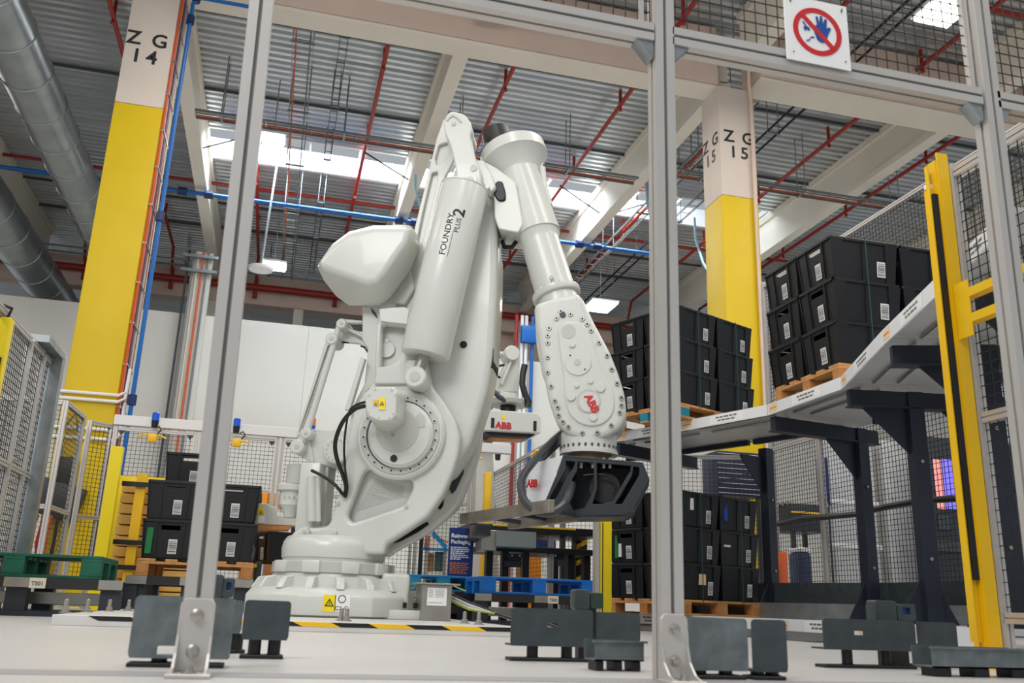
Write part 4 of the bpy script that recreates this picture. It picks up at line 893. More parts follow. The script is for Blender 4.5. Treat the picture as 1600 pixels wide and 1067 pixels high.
# --- forearm
fa = RP(805, 252, 0); fb_ = RP(871, 466, -.16); fx = (fb_-fa).normalized(); FL = (fb_-fa).length
f1 = (RP(840, 368, -.1)-fa).dot(fx)
MB().lathe(fa-fx*.115, fx, [(0, .27), (.01, .30), (.12, .305), (.13, .29), (.18, .245), (.26, .182), (.28, .178), (f1+.115, .2), (f1+.117, .192)], 56).build('forearm_tube', M_ROB, rob)
MB().lathe(fa+fx*f1, fx, [(-.002, .16), (0, .19), (.06, .17), (.09, .166), (FL-f1+.1, .172)], 48).build('forearm_sleeve', M_ROB, rob)
hm = fa-fx*.115
MB().lathe(hm-fx*.22-RE*.1-RN*.02, fx, [(0, .11), (.01, .13), (.22, .13)], 36).build('drive_motor', M_RUB, rob)
MB().lathe(hm-fx*.2+RE*.06+RN*.02, fx, [(0, .05), (.01, .06), (.2, .06)], 24).build('motor_connector', M_RUB, rob)
MB().tube([RP(758, 240, -.05), RP(762, 232, -.05), RP(770, 226, -.05)], .05, 12).build('cable_gland', M_GP, rob)
MB().tube([RP(847, 262, -.02), RP(850, 290, -.04), RP(858, 322, -.08)], [.03, .03, .035], 12).build('side_conduit', M_ROB, rob)
MB().tube([RP(785, 378, 0), RP(788, 386, -.1), RP(800, 386, -.15), RP(806, 378, -.1)], .02, 8).build('loop_cable', M_RUB, rob)
bx_ = RP(861, 433, -.36); MB().lathe(bx_, RN, [(0, .018), (.02, .02)], 16).build('grease_plug', M_ROB2, rob)
MB().lathe(fb_-fx*.06, fx, [(0, .18), (.008, .205), (.05, .205), (.06, .2)], 48).build('wrist_flange', M_ROB, rob)
for k in range(20):
    a_ = k*math.pi/10; t1 = fx.cross(RN).normalized(); t2 = fx.cross(t1); p = fb_-fx*.066+(t1*math.cos(a_)+t2*math.sin(a_))*.188
    if k == 0: wb = MB().lathe(p, fx, [(0, .009), (.012, .009)], 8).build('flange_bolt', M_STEEL, rob); wp = p
    else: share(wb, rob, p-wp)
# --- wrist housing
W = [(834, 474), (870, 463), (903, 457), (911, 466), (928, 503), (952, 547), (966, 582), (976, 615), (979, 645), (971, 668), (947, 684), (914, 690), (884, 677), (868, 658), (857, 627), (850, 590), (842, 540), (836, 510)]
wr_ = rplate('wrist_housing', W, -.42, .42, r=.05, bevel=.05, res=4)
rplate('wrist_shoulder', [(834, 478), (868, 468), (870, 520), (858, 600), (848, 590), (838, 540)], -.36, .3, r=.04, bevel=.03)
C3 = lambda x, y: (740+x/3.678, 430+y/3.678)
rplate('wrist_inner_plate', [C3(*p) for p in ((480, 300), (540, 262), (620, 268), (670, 330), (740, 560), (800, 660), (814, 740), (795, 810), (740, 860), (670, 870), (600, 850), (545, 795), (520, 700), (520, 600), (495, 450))], -.435, .03, r=.06, bevel=.012, par=rob)
rcyl('wrist_recess', *C3(545, 322), -.438, -.42, 11.5, m=M_ROB2, n=28); rcyl('wrist_cover', *C3(600, 500), -.445, -.42, 21, n=40, bev=.003); rcyl('wrist_cover_boss', *C3(597, 498), -.45, -.44, 5, m=M_ROB2, n=20, bev=.002)
for x, y, r_ in ((592, 632, 4), (672, 608, 4), (730, 647, 7), (560, 697, 7), (688, 815, 6.5), (567, 397, 5)): rcyl('wrist_boss', *C3(x, y), -.45, -.42, r_, n=20, bev=.004)
for x, y in ((555, 460), (640, 540)): rcyl('cover_pin', *C3(x, y), -.448, -.44, 1.3, m=M_HOLE, n=8)
rcyl('logo_cup', *C3(660, 722), -.442, -.42, 19, m=M_ROB2, n=40)
rcyl('logo_disc', *C3(664, 728), -.446, -.43, 16, n=36, bev=.003)
lx = RP(*C3(636, 696), -.449); text('ABB', lx, RP(*C3(672, 768), -.449)-lx, RP(*C3(676, 692), -.449)-lx, .085, M_LOGO, rob, bold=.04, thick=.002)
wbolt = None
for x, y in ((497, 197), (556, 216), (472, 240), (626, 243), (655, 275), (678, 312), (428, 298), (421, 342), (421, 385), (725, 384), (773, 460), (420, 470), (800, 542), (420, 560), (832, 625), (440, 643), (858, 710), (858, 755), (848, 798), (463, 730), (480, 768), (485, 815), (510, 853), (542, 883), (626, 920), (715, 917), (797, 874)):
    px, py = C3(x, y); px += (903-px)*.03; py += (570-py)*.03; p = RP(px, py, -.424)
    if wbolt is None:
        wbolt = MB().lathe(p-RN*.006, RN, [(0, .017), (.003, .02), (.01, .02)], 14).build('wrist_bolt', M_STEEL, rob); w0 = p
        ws = MB().lathe(p-RN*.0075, RN, [(0, .009), (.002, .009)], 6).build('bolt_socket', M_HOLE, wbolt)
    else: o = share(wbolt, rob, p-w0); c2 = ws.copy(); COL.objects.link(c2); c2.parent = o
rcyl('wrist_port', *C3(512, 226), -.43, -.4, 4.8, m=M_GP, n=18)
# wrist output turning axis
wo = RP(920, 690, -.2); wz = atP(920, 712, RO+RN*-.2, RN).z
MB().lathe(V((wo.x, wo.y, wz)), UZ, [(0, .215), (.0, .23), (.03, .23), (.035, .222), (.17, .222)], 48).build('output_flange', M_ROB, rob)
MB().lathe(V((wo.x, wo.y, wz-.05)), UZ, [(0, .18), (.06, .18)], 40).build('output_shaft', mat('brown_cork_ring', rgb(122, 92, 70), .6, var=.3, scale=20, stretch=(1, 1, .1)), rob)
for k in range(28):
    a_ = k*2*math.pi/28; p = V((wo.x+.224*math.cos(a_), wo.y+.224*math.sin(a_), wz+.045))
    if k == 0: ob_ = MB().lathe(p, UZ, [(0, .009), (.02, .009)], 8).build('output_bolt', M_GP, rob); op = p
    else: share(ob_, rob, p-op)
# --- counterweight cover (rounded wedge)
C1 = lambda x, y: (480+x/4.64, 330+y/4.64)
s = MB(); bm = s.bm
for ring, d in (([(85, 375), (190, 248), (305, 165), (480, 120), (735, 116), (718, 215), (560, 440), (500, 508), (430, 520), (250, 450), (105, 400)], -.52), ([(65, 400), (180, 240), (300, 150), (480, 103), (755, 100), (805, 190), (815, 260), (740, 440), (600, 640), (520, 688), (300, 690), (220, 630), (120, 500)], -.26), ([(160, 380), (300, 240), (480, 190), (720, 190), (790, 300), (700, 480), (560, 620), (320, 620), (230, 560)], .12)):
    for p in ring: bm.verts.new(RP(*C1(*p), d))
bmesh.ops.convex_hull(bm, input=bm.verts[:])
bmesh.ops.delete(bm, geom=[v for v in bm.verts if not v.link_faces], context='VERTS')
bmesh.ops.dissolve_limit(bm, angle_limit=.12, verts=bm.verts[:], edges=bm.edges[:])
s.build('counterweight_cover', M_ROB, rob, bevel=.05, seg=5, ang=80)
rplate('counterweight_neck', [(566, 470), (600, 470), (632, 476), (648, 450), (640, 420), (600, 430), (570, 445)], -.15, .2, r=.02, bevel=.012)
rplate('rear_column', [(566, 478), (594, 478), (592, 560), (587, 600), (560, 640), (546, 690), (541, 720), (543, 670), (553, 632), (569, 600), (575, 545), (566, 530)], -.16, .2, r=.01, bevel=.008)
rplate('neck_pocket', [(579, 480), (588, 490), (590, 498), (582, 490)], -.165, .01, r=.003, bevel=0, m=M_GP)
rcyl('frame_cover', 604, 546, -.25, -.238, 12.5, m=M_ROB, n=32, bev=.002); rcyl('frame_cover_screw', 604, 532, -.255, -.24, 3.5, n=14, bev=.002); rcyl('frame_bolt', 572, 607, -.25, -.15, 3.5, m=M_STEEL, n=12)
# --- left parallelogram linkage
C2 = lambda x, y: (440+x/3.81, 480+y/3.81)
rplate('upper_linkage', [C2(*p) for p in ((262, 185), (275, 160), (300, 150), (350, 142), (380, 112), (475, 150), (540, 215), (548, 250), (500, 262), (470, 215), (340, 205), (300, 210), (270, 205))], -.08, .05, r=.03, bevel=.008)
rplate('linkage_arm', [C2(*p) for p in ((335, 80), (353, 68), (480, 78), (480, 92), (378, 95), (400, 122), (520, 185), (545, 215), (540, 235), (470, 175), (370, 125), (340, 115))], -.14, .05, r=.015, bevel=.008)
rplate('linkage_slot', [C2(*p) for p in ((335, 200), (395, 207), (400, 213), (340, 210))], -.088, .01, r=.003, bevel=0, m=M_HOLE)
rplate('linkage_slot', [C2(*p) for p in ((468, 226), (495, 232), (510, 255), (508, 272), (495, 245), (468, 233))], -.088, .01, r=.004, bevel=0, m=M_HOLE)
rplate('linkage_rod', [C2(*p) for p in ((262, 200), (306, 205), (102, 770), (85, 770))], -.10, .04, [[C2(*p) for p in ((276, 225), (288, 228), (110, 740), (102, 745))]], r=.004, bevel=.004)
rplate('linkage_rod_web', [C2(*p) for p in ((264, 205), (304, 210), (102, 765), (87, 765))], -.07, .01, r=.004, bevel=.002)
MB().tube([RP(*C2(346, 105), -.18), RP(*C2(152, 740), -.18)], .028, 14).build('linkage_tube', M_ROB, rob)
for x, y, r_, nm in ((353, 95, 8, 'a'), (295, 185, 9.5, 'a'), (142, 748, 8.5, 'a'), (88, 828, 11, 'a')):
    h_ = rcyl('linkage_hub', *C2(x, y), -.22, -.02, r_, n=26, bev=.01); rcyl('hub_pin', *C2(x, y), -.226, -.21, r_*.35, m=M_ROB2, n=14, par=h_, bev=.002)
rplate('lower_linkage', [C2(*p) for p in ((60, 830), (80, 795), (105, 770), (110, 730), (142, 712), (170, 735), (170, 800), (190, 900), (190, 935), (90, 870))], -.12, .08, r=.03, bevel=.01)
rplate('gearbox_block', [C2(*p) for p in ((170, 722), (404, 728), (400, 800), (370, 960), (190, 935), (168, 800))], -.1, .3, r=.02, bevel=.015)
rcyl('rear_joint', 525, 703, -.2, -.1, 21, n=40, bev=.012)
for k in range(10):
    a_ = .8+k*.45; c = RP(525, 703, -.205); p = c+(RE*math.cos(a_)+UZ*math.sin(a_))*.085; MB().lathe(p, RN, [(0, .009), (.012, .009)], 8).build('rear_joint_bolt', M_ROB2, rob)
rplate('cable_channel', [(564, 557), (570, 560), (546, 640), (538, 640)], -.26, .06, r=.003, bevel=.003)
# --- motor cluster left of the turret
MB().box(RP(487, 778, -.1), (.17, .2, .56), Matrix.Rotation(-TH, 3, 'Z')).build('drive_cabinet', M_ROB, rob, bevel=.015)
MB().box(RP(503, 777, .02), (.14, .2, .52), Matrix.Rotation(-TH, 3, 'Z')).build('drive_housing', M_ROB2, rob, bevel=.012)
for x, r_ in ((487, .04), (497, .02)): a_ = RP(x, 745, -.26); MB().cyl(a_, RP(x+1, 815, -.26), r_, n=18).build('vertical_tube', M_ROB, rob)
a_ = RP(463, 757, -.05); MB().lathe(a_, UZ, [(0, .09), (.16, .09), (.165, .08)], 26).build('small_motor', M_ROB2, rob)
a_ = RP(455, 790, -.05); MB().lathe(a_, UZ, [(-.1, .05), (-.02, .08), (0, .1), (.11, .1), (.12, .13), (.16, .135), (.17, .12)], 28).build('gear_motor', M_ROB, rob)
for k in range(4): rcyl('gear_motor_screw', 444+k*7, 776, -.16, -.12, 1.6, m=M_ROB2, n=8)
rcyl('boss', 485, 815, -.26, -.18, 3.5, n=14, bev=.003)
# --- cables
def cab(name, pts, r, d, m=M_RUB, par=None, k=4):
    P = [RP(x, y, dd) for (x, y), dd in zip(pts, d if isinstance(d, (list, tuple)) else [d]*len(pts))]; out = []
    for i in range(len(P)-1):
        p0, p1, p2, p3_ = P[max(i-1, 0)], P[i], P[i+1], P[min(i+2, len(P)-1)]
        for j in range(k): t = j/k; out.append(.5*((2*p1)+(p2-p0)*t+(2*p0-5*p1+4*p2-p3_)*t*t+(3*p1-p0-3*p2+p3_)*t*t*t))
    out.append(P[-1]); return MB().tube(out, r, 10).build(name, m, par if par is not None else rob)
cab('motor_cable', [(570, 634), (553, 640), (535, 660), (524, 690), (526, 715), (535, 740), (541, 760), (539, 775)], .017, [-.78, -.75, -.65, -.5, -.45, -.42, -.4, -.36])
cab('motor_cable', [(570, 628), (556, 633), (545, 645), (538, 690), (539, 730), (543, 760), (541, 775)], .009, [-.78, -.72, -.6, -.5, -.45, -.42, -.36])
cab('signal_cable', [(487, 735), (505, 744), (522, 756), (534, 770), (540, 776)], .013, [-.3, -.34, -.4, -.4, -.36])
# --- junction box and cable bundle beside the base
jb_ = thing('junction_box', 'grey steel junction box with printed label at the foot of the robot', 'junction box', (1.5, 7.2, PZ))
a_ = atY(653, 968, 7.05); b_ = atY(700, 968, 7.05)
MB().bx(a_.x+.02, b_.x+.02, 7.05, 7.35, PZ, PZ+.262).build('box_body', M_STEEL, jb_, bevel=.004, seg=1); MB().bx(a_.x-.03, b_.x+.08, 7.02, 7.37, PZ+.262, PZ+.275).build('lid', M_STEEL, jb_, bevel=.003, seg=1)
MB().bx(a_.x+.06, b_.x-.02, 7.043, 7.0495, PZ+.11, PZ+.24).build('label', M_WHITE, jb_, smooth=False)
print_lines((a_.x+.068, 7.041, PZ+.225), (1, 0, 0), UZ, [.035]*6, .003, M_GREYT, jb_, 2.6); print_lines((a_.x+.12, 7.041, PZ+.225), (1, 0, 0), UZ, [b_.x-a_.x-.16]*6, .003, M_GREYT, jb_, 2.6); print_lines((a_.x+.068, 7.041, PZ+.13), (1, 0, 0), UZ, [b_.x-a_.x-.12], .003, M_GREYT, jb_)
for i in range(5):
    off = i*.012; c = [V((b_.x+.06, 7.3, PZ+.2-off)), V((b_.x+.2, 7.25, PZ+.14-off)), V((b_.x+.4, 7.2, PZ+.07)), V((b_.x+.55, 7.1+off*2, PZ+.02)), V((b_.x+.75, 7.0+off*3, PZ+.012)), V((b_.x+.9, 6.9+off*4, .012))]
    MB().tube([c[0], c[0].lerp(c[1], .5), c[1], c[1].lerp(c[2], .5), c[2], c[3], c[4], c[5]], .011, 8).build('cable', [M_RUB, M_WHITE, M_STEEL, M_WHITE, mat('yellow_green_wire', rgb(190, 200, 70), .5)][i], jb_)
c = atY(640, 920, 7.3); MB().tube([V((c.x, 7.3, c.z)), V((c.x+.12, 7.3, c.z+.04)), V((c.x+.3, 7.3, c.z+.05)), V((c.x+.45, 7.3, c.z))], .005, 6).build('earth_wire', mat('yellow_green_wire', (0, 0, 0)), jb_)
# --- gripper
gr = thing('fork_gripper', 'charcoal fork gripper with a white side cover hanging under the robot wrist', 'gripper', (2.3, 7, .8))
C7 = lambda x, y: (800+x/6.278, 660+y/6.278)
GD = -.50
GF = [(500, 325), (1285, 398), (1350, 560), (1180, 880), (1100, 925), (630, 930), (300, 830), (440, 500)]
def gp(name, pts, d, th, holes=(), m=None, r=.008, bevel=.004): return rplate(name, [C7(*p) for p in pts], d, th, [[C7(*p) for p in h] for h in holes], r=r, bevel=bevel, m=m or M_GRIP, par=gr)
gp('front_frame', GF, GD, .035, [[(530, 375), (620, 385), (600, 450), (545, 520), (480, 650), (440, 740), (380, 760), (370, 740), (450, 600), (530, 460)],
    [(645, 385), (800, 395), (805, 640), (720, 840), (600, 860), (560, 760), (590, 560), (640, 470)],
    [(832, 395), (1165, 425), (1160, 500), (1000, 770), (880, 800), (790, 800), (835, 650)],
    [(1190, 430), (1250, 440), (1245, 520), (1080, 800), (1010, 800), (1180, 520)]])
gp('rear_plate', [(520, 350), (1270, 415), (1320, 560), (1150, 860), (640, 900), (330, 800), (450, 520)], GD+.32, .04, m=M_DARK)
gp('top_plate', [(495, 318), (1288, 392), (1288, 412), (500, 345)], GD+.0, .36)
gp('bottom_plate', [(300, 812), (620, 905), (1100, 900), (1200, 850), (1210, 870), (1110, 925), (625, 932), (300, 835)], GD+.0, .36)
for a_, b_ in (((600, 470), (430, 770)), ((820, 400), (820, 660)), ((820, 660), (700, 880)), ((1170, 480), (985, 800)), ((1100, 640), (1040, 740))):
    gp('web_plate', [(a_[0]-14, a_[1]), (a_[0]+14, a_[1]), (b_[0]+14, b_[1]), (b_[0]-14, b_[1])], GD+.01, .33, r=0, bevel=.003)
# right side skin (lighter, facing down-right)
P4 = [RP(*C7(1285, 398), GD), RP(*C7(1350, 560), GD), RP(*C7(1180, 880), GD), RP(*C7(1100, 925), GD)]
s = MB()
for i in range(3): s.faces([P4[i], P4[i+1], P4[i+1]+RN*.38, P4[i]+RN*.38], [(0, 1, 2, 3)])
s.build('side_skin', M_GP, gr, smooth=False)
# white side cover towards the left
wc = [(500, 318, GD), (432, 480, GD), (440, 545, GD), (290, 832, GD), (140, 745, GD+.25), (140, 552, GD+.25), (205, 400, GD+.25)]
v_ = [RP(*C7(x, y), d) for x, y, d in wc]; c_ = sum(v_, V())/len(v_); nn = (v_[2]-v_[0]).cross(v_[5]-v_[0]).normalized()
s = MB(); s.prism([p for p in v_], nn*.02); s.build('white_cover', mat('gripper_white_cover', rgb(222, 224, 228), .3), gr, bevel=.004, seg=1)
mid = (v_[1]+v_[2])*.5; e_ = (v_[1]-v_[6]); e_.z = 0; e_.normalize()
lp = RP(*C7(150, 640), GD+.24); lp2 = RP(*C7(230, 640), GD+.14)
tn = (lp2-lp).normalized(); text('ABB', lp-RN*.03-RE*.0, tn, UZ, .085, M_LOGO, gr, bold=.035, thick=.004)
for x in (680, 795, 900, 962): a_ = RP(*C7(x, 385), GD+.05); b_ = RP(*C7(x, 450), GD+.05); MB().lathe(b_, UZ, [(0, .014), (.03, .014), (.031, .02), (.05, .02), (.051, .014), (.08, .014)], 10).build('hose_fitting', M_STEEL, gr)
rcyl('gripper_drive', *C7(910, 640), GD+.12, GD+.3, 24, m=M_RUB, par=gr)
cab('gripper_hose', [C7(480, 110), C7(350, 230), C7(200, 400), C7(105, 530), C7(88, 640), C7(125, 770), C7(220, 860), C7(340, 890), C7(470, 840), C7(550, 740), C7(590, 610)], .03, [-.1, -.3, -.55, -.66, -.7, -.74, -.76, -.76, -.74, -.68, -.5], par=gr, m=mat('grey_black_hose', rgb(58, 60, 64), .3))
cab('thin_cable', [C7(700, 520), C7(800, 510), C7(930, 520), C7(1010, 600), C7(990, 700)], .008, GD+.05, par=gr)
rplate('hose_carrier', [(876, 676), (880, 690), (846, 722), (836, 730), (834, 724), (860, 694)], -.2, .06, r=.004, bevel=.004, m=M_DARK, par=gr)
# forks
fz = .84
def fork(name, a, b, w, h):
    d = (b-a).normalized(); n_ = d.cross(UZ); s = MB(); s.beam(a, b, w, h); o = s.build(name, mat('worn_steel_fork', rgb(150, 142, 130), .45, .6, var=.3, scale=6), gr, bevel=.004, seg=1)
    for t in (.12, .4, .75): p = a.lerp(b, t)+n_*(w/2+.001); MB().cyl(p, p+n_*.002, .012, n=8).build('hole', M_HOLE, o)
    return o
aB = RP(899, 806, GD+.03); bB = atZ(797, 819, aB.z); aA = atZ(862, 781, aB.z+.06); bA = atZ(722, 811, aB.z+.02); 
aA.z = bA.z
fork('fork', aB, bB, .05, .085); fork('fork', aA, bA, .05, .085)
mB, mA = aB.lerp(bB, .45), aA.lerp(bA, .3)
for t in (.0, .5, 1.0): MB().beam(aB.lerp(bB, t*.8)-UZ*.0, aA.lerp(bA, .15+t*.6), .05, .03).build('fork_bridge', M_DARK, gr, smooth=False)
a_ = bA.lerp(bB, .5)+V((-.05, 0, -.08)); MB().box(a_, (.12, .3, .1)).build('fork_tip_block', M_DARK, gr, bevel=.01)
# ================================================================ BACK AND SIDE FENCES, STATIONS, MACHINES
BY = 11.5
M_PY = mat('pure_yellow', rgb(240, 214, 0), .4)
xs_ = [atY(172, 700, BY).x, atY(306, 720, BY).x, atY(433, 740, BY).x, atY(575, 740, BY).x, atY(737, 760, BY).x]
g = thing('rear_fence', 'low white-topped wire mesh fence behind the robot with cable duct along its top', 'fence', (0, BY, 0))
for i, x in enumerate(xs_): s = MB(); prof(s, (x-.03, BY, 0), (x-.03, BY, 2.1), .045, .045); prof(s, (x+.03, BY, 0), (x+.03, BY, 2.1), .045, .045); s.build('upright', M_ALU, g, smooth=False)
MB().bx(xs_[0], xs_[-1]+.5, BY-.05, BY+.05, 2.1, 2.22).build('cable_duct', M_SHEET, g, bevel=.004, seg=1)
for i in range(4):
    a, b = xs_[i]+.06, xs_[i+1]-.06
    for z in (2.06, 1.42, .25): s = MB(); prof(s, (a, BY, z), (b, BY, z), .04, .04); s.build('rail', M_ALU, g, smooth=False)
    mesh_part(g, (a, BY), (b, BY), 1.44, 2.05, .05, .0022); mesh_part(g, (a, BY), (b, BY), .27, 1.4, .05, .0022)
    for sx in (a+.04, b-.04): MB().prism([(sx-.04, BY-.03, 2.04), (sx+.04, BY-.03, 2.04), (sx, BY-.03, 1.98)], (0, .02, 0)).build('corner_bracket', M_DARK, g, smooth=False)
M_AMB = mat('amber_lens', rgb(232, 120, 20), .3); M_BLENS = mat('blue_lens', rgb(16, 90, 220), .25)
for i, (px, py, two) in enumerate(((243, 655, 0), (370, 664, 0), (488, 663, 1), (778, 708, 0))):
    p = atY(px, py, BY-.06); 
    if i == 3: p = atY(px, py, 12.5)
    g = thing('stack_light', '%s stack light on top of the rear fence' % ('blue and black, leftmost', 'blue and black, right of the left post', 'orange and blue, behind the robot linkage', 'small blue, right of the robot body')[i], 'signal light', (p.x, p.y, p.z), 'stack lights on the rear fence')
    zb = 2.225; q_ = V((p.x, p.y, 0))
    zz = p.z-.1
    MB().lathe(q_+UZ*zb, UZ, [(0, .03), (.02, .03), (.025, .012), (max(.03, zz-zb), .012)], 10).build('stem', M_RUB, g)
    MB().lathe(q_+UZ*zz, UZ, [(0, .035), (.08, .042)], 14).build('lens' if two else 'body', M_BLENS if two else M_RUB, g); MB().lathe(q_+UZ*(zz+.082), UZ, [(0, .042), (.09, .042), (.1, .03)], 14).build('lens', M_AMB if two else M_BLENS, g)
for i, px in enumerate((238, 370, 735)):
    p = atY(px, (684, 692, 716)[i], BY-.09); g = thing('connector_block', 'yellow cable connector block hanging on the rear fence, %s' % ('left of the stacked bins', 'right of the leftmost fence post', 'right of the robot body')[i], 'connector', p)
    MB().box(p, (.1, .06, .1)).build('block', M_MY, g, bevel=.008)
    for dx in (-.06, .06): MB().tube([p+V((dx*.5, 0, .02)), p+V((dx*1.6, 0, .03)), p+V((dx*2.6, 0, .0))], .012, 6).build('plug', M_MY, g)
    MB().tube([p+V((.05, 0, .05)), p+V((.09, -.02, .1)), p+V((.06, -.02, .14)), p+V((.02, 0, .12))], .008, 6).build('wire', M_RUB, g)
# fence leg running away at the centre
a, b = atZ(770, 742, 2.1), atZ(864, 690, 2.1)
fence_run('wire mesh fence panel running away behind the second robot gripper', (a.x, a.y), (b.x, b.y), .3, 2.1, (1.3,))
fence_post(b.x, b.y, 2.15, 'aluminium fence post behind the gripper hose')
fence_post(a.x-.0, a.y+.05, 2.15, 'aluminium fence post right of the robot body')
MB_ = MB()
for k in range(5): MB_.tube([b+V((-.05*k, -.06, -.12)), b+V((-.1-.05*k, -.1, -.2+.05*(k % 2))), b+V((-.2, -.06, -.3-.03*k))], .012, 6)
o = MB_.build('wire_tangle', M_MY); tag(o, 'tangle of yellow wires at the fence corner behind the gripper', 'wires')
# left fences
gx1 = -2.03
g = thing('side_fence', 'black mesh side fence at the far left with a galvanised end post', 'fence', (gx1-.05, 7.5, 0))
X1 = atY(80, 567, 8.5).x
MB().bx(X1-.02, X1+.1, 8.45, 8.55, 0, 2.16).build('end_post', M_GALV, g, smooth=False)
for y in (8.2, 7.75, 6.6): s = MB(); prof(s, (X1, y, 0), (X1, y, 2.1), .05, .05); s.build('upright', M_ALU, g, smooth=False)
for a, b in ((8.43, 8.23), (8.17, 7.78), (7.72, 6.63), (6.57, 5.6)):
    for z in (2.1, 1.1, .3): s = MB(); prof(s, (X1, a, z), (X1, b, z), .045, .045); s.build('rail', M_ALU, g, smooth=False)
    mesh_part(g, (X1, b), (X1, a), .32, 2.08, .05, .0024)
MB().bx(X1-.06, X1+.1, 7.9, 8.5, 2.14, 2.2).build('top_cap', M_GALV, g, smooth=False)
g = thing('light_curtain_post', 'yellow light curtain post at the left edge of the picture', 'gate post', (-2, 7, 0))
a = atY(8, 495, 6.9); MB().bx(a.x-.06, a.x+.045, 6.9, 6.99, 0, a.z).build('post', M_PY, g, bevel=.004, seg=1); MB().bx(a.x+.0, a.x+.03, 6.885, 6.9, .2, a.z-.3).build('sensor_strip', M_RUB, g, smooth=False)
MB().tube([(a.x, 6.95, a.z), (a.x+.02, 6.95, a.z+.08), (a.x-.1, 6.95, a.z+.12), (a.x-.3, 6.95, a.z+.05)], .012, 6).build('sensor_cable', M_RUB, g)
X2 = atY(103, 632, 10.2).x
g = thing('corner_fence', 'corner of aluminium framed mesh fence in front of the left yellow column', 'fence', (X2, 10.8, 0))
for x, y in ((X2, 10.2), (X2+.03, 11.0), (X2+.05, 11.3), (X2-1.2, 10.2)): s = MB(); prof(s, (x, y, 0), (x, y, 2.1), .05, .05); s.build('upright', M_ALU, g, smooth=False)
for (x0, y0, x1, y1) in ((X2, 10.23, X2+.03, 10.97), (X2+.05, 11.33, xs_[0], 11.5), (X2-1.17, 10.2, X2-.03, 10.2)):
    for z in (2.08, 1.0, .3): s = MB(); prof(s, (x0, y0, z), (x1, y1, z), .045, .045); s.build('rail', M_ALU, g, smooth=False)
    mesh_part(g, (x0, y0), (x1, y1), .32, 2.06, .05, .0022)
# control gear on the left column foot
g = thing('valve_unit', 'black pneumatic valve unit with cables on the foot of the left yellow column', 'valve unit', (-2.7, 12.9, 1))
p = atY(105, 735, 12.9); MB().box(p, (.22, .14, .34)).build('valve_body', M_RUB, g, bevel=.01)
p2 = atY(92, 782, 12.9); MB().box(p2, (.55, .14, .45), Matrix.Rotation(.25, 3, 'Y')).build('filter_body', M_DARK, g, bevel=.02)
for i, c in enumerate((M_RUB, mat('cable_red', (0, 0, 0)), mat('cable_orange', (0, 0, 0)), M_RUB)): MB().tube([p2+V((-.2+.08*i, -.08, -.2)), p2+V((-.25+.1*i, -.12, -.55)), p2+V((-.15+.06*i, -.1, -.9)), p2+V((-.2+.1*i, -.05, -1.2))], .022, 6).build('cable', c, g)
MB().tube([p+V((-.1, 0, .2)), p+V((-.15, -.05, .5)), p+V((0, -.05, .75)), p+V((.05, 0, .5))], .02, 6).build('pipe', M_GALV, g)
# pallet crates and yellow cage behind the left stack
g = thing('yellow_cage', 'yellow machine guard frame with black bars left of the stacked bins', 'machine guard', (-1.7, 10.3, 0))
cy = 10.35
a = atY(183, 700, cy); b = atY(205, 700, cy); c = atY(240, 700, cy)
MB().bx(a.x-.06, a.x+.06, cy, cy+.1, 0, atY(183, 697, cy).z).build('post', M_PY, g, smooth=False)
MB().bx(b.x+.06, b.x+.16, cy+.3, cy+.4, 0, 1.45).build('post', M_MY, g, smooth=False)
MB().bx(c.x+.1, c.x+.2, cy+.3, cy+.4, 0, 1.4).build('post', M_MY, g, smooth=False)
for z in (1.3, .68, .42): MB().bx(a.x+.06, c.x+.2, cy+.26, cy+.3, z, z+.05).build('bar', M_RUB, g, smooth=False)
g = thing('plank_stack', 'stack of pale wooden boards behind the yellow guard frame', 'boards', (b.x+.2, cy+.8, 0))
M_PLY = mat('yellowish_boards', rgb(222, 176, 92), .7, var=.15, scale=3)
for k in range(11): MB().bx(b.x-.1, c.x+.5, cy+.45, cy+1.02, .1+k*.115, .1+k*.115+.1).build('board', M_PLY, g, bevel=.004, seg=1)
for k in range(3): MB().bx(b.x-.1+k*.5, b.x+k*.5, cy+.47, cy+1.0, 0, .1).build('board', M_PLY, g, smooth=False)
M_GSH = mat('yellow_sheet', rgb(236, 210, 20), .5)
o = MB().bx(b.x-.25, c.x+.6, cy+1.06, cy+1.09, 0, 1.5).build('machine_guard_panel', M_GSH, None, smooth=False); tag(o, 'flat yellow sheet metal guard panel behind the wooden boards', 'panel')
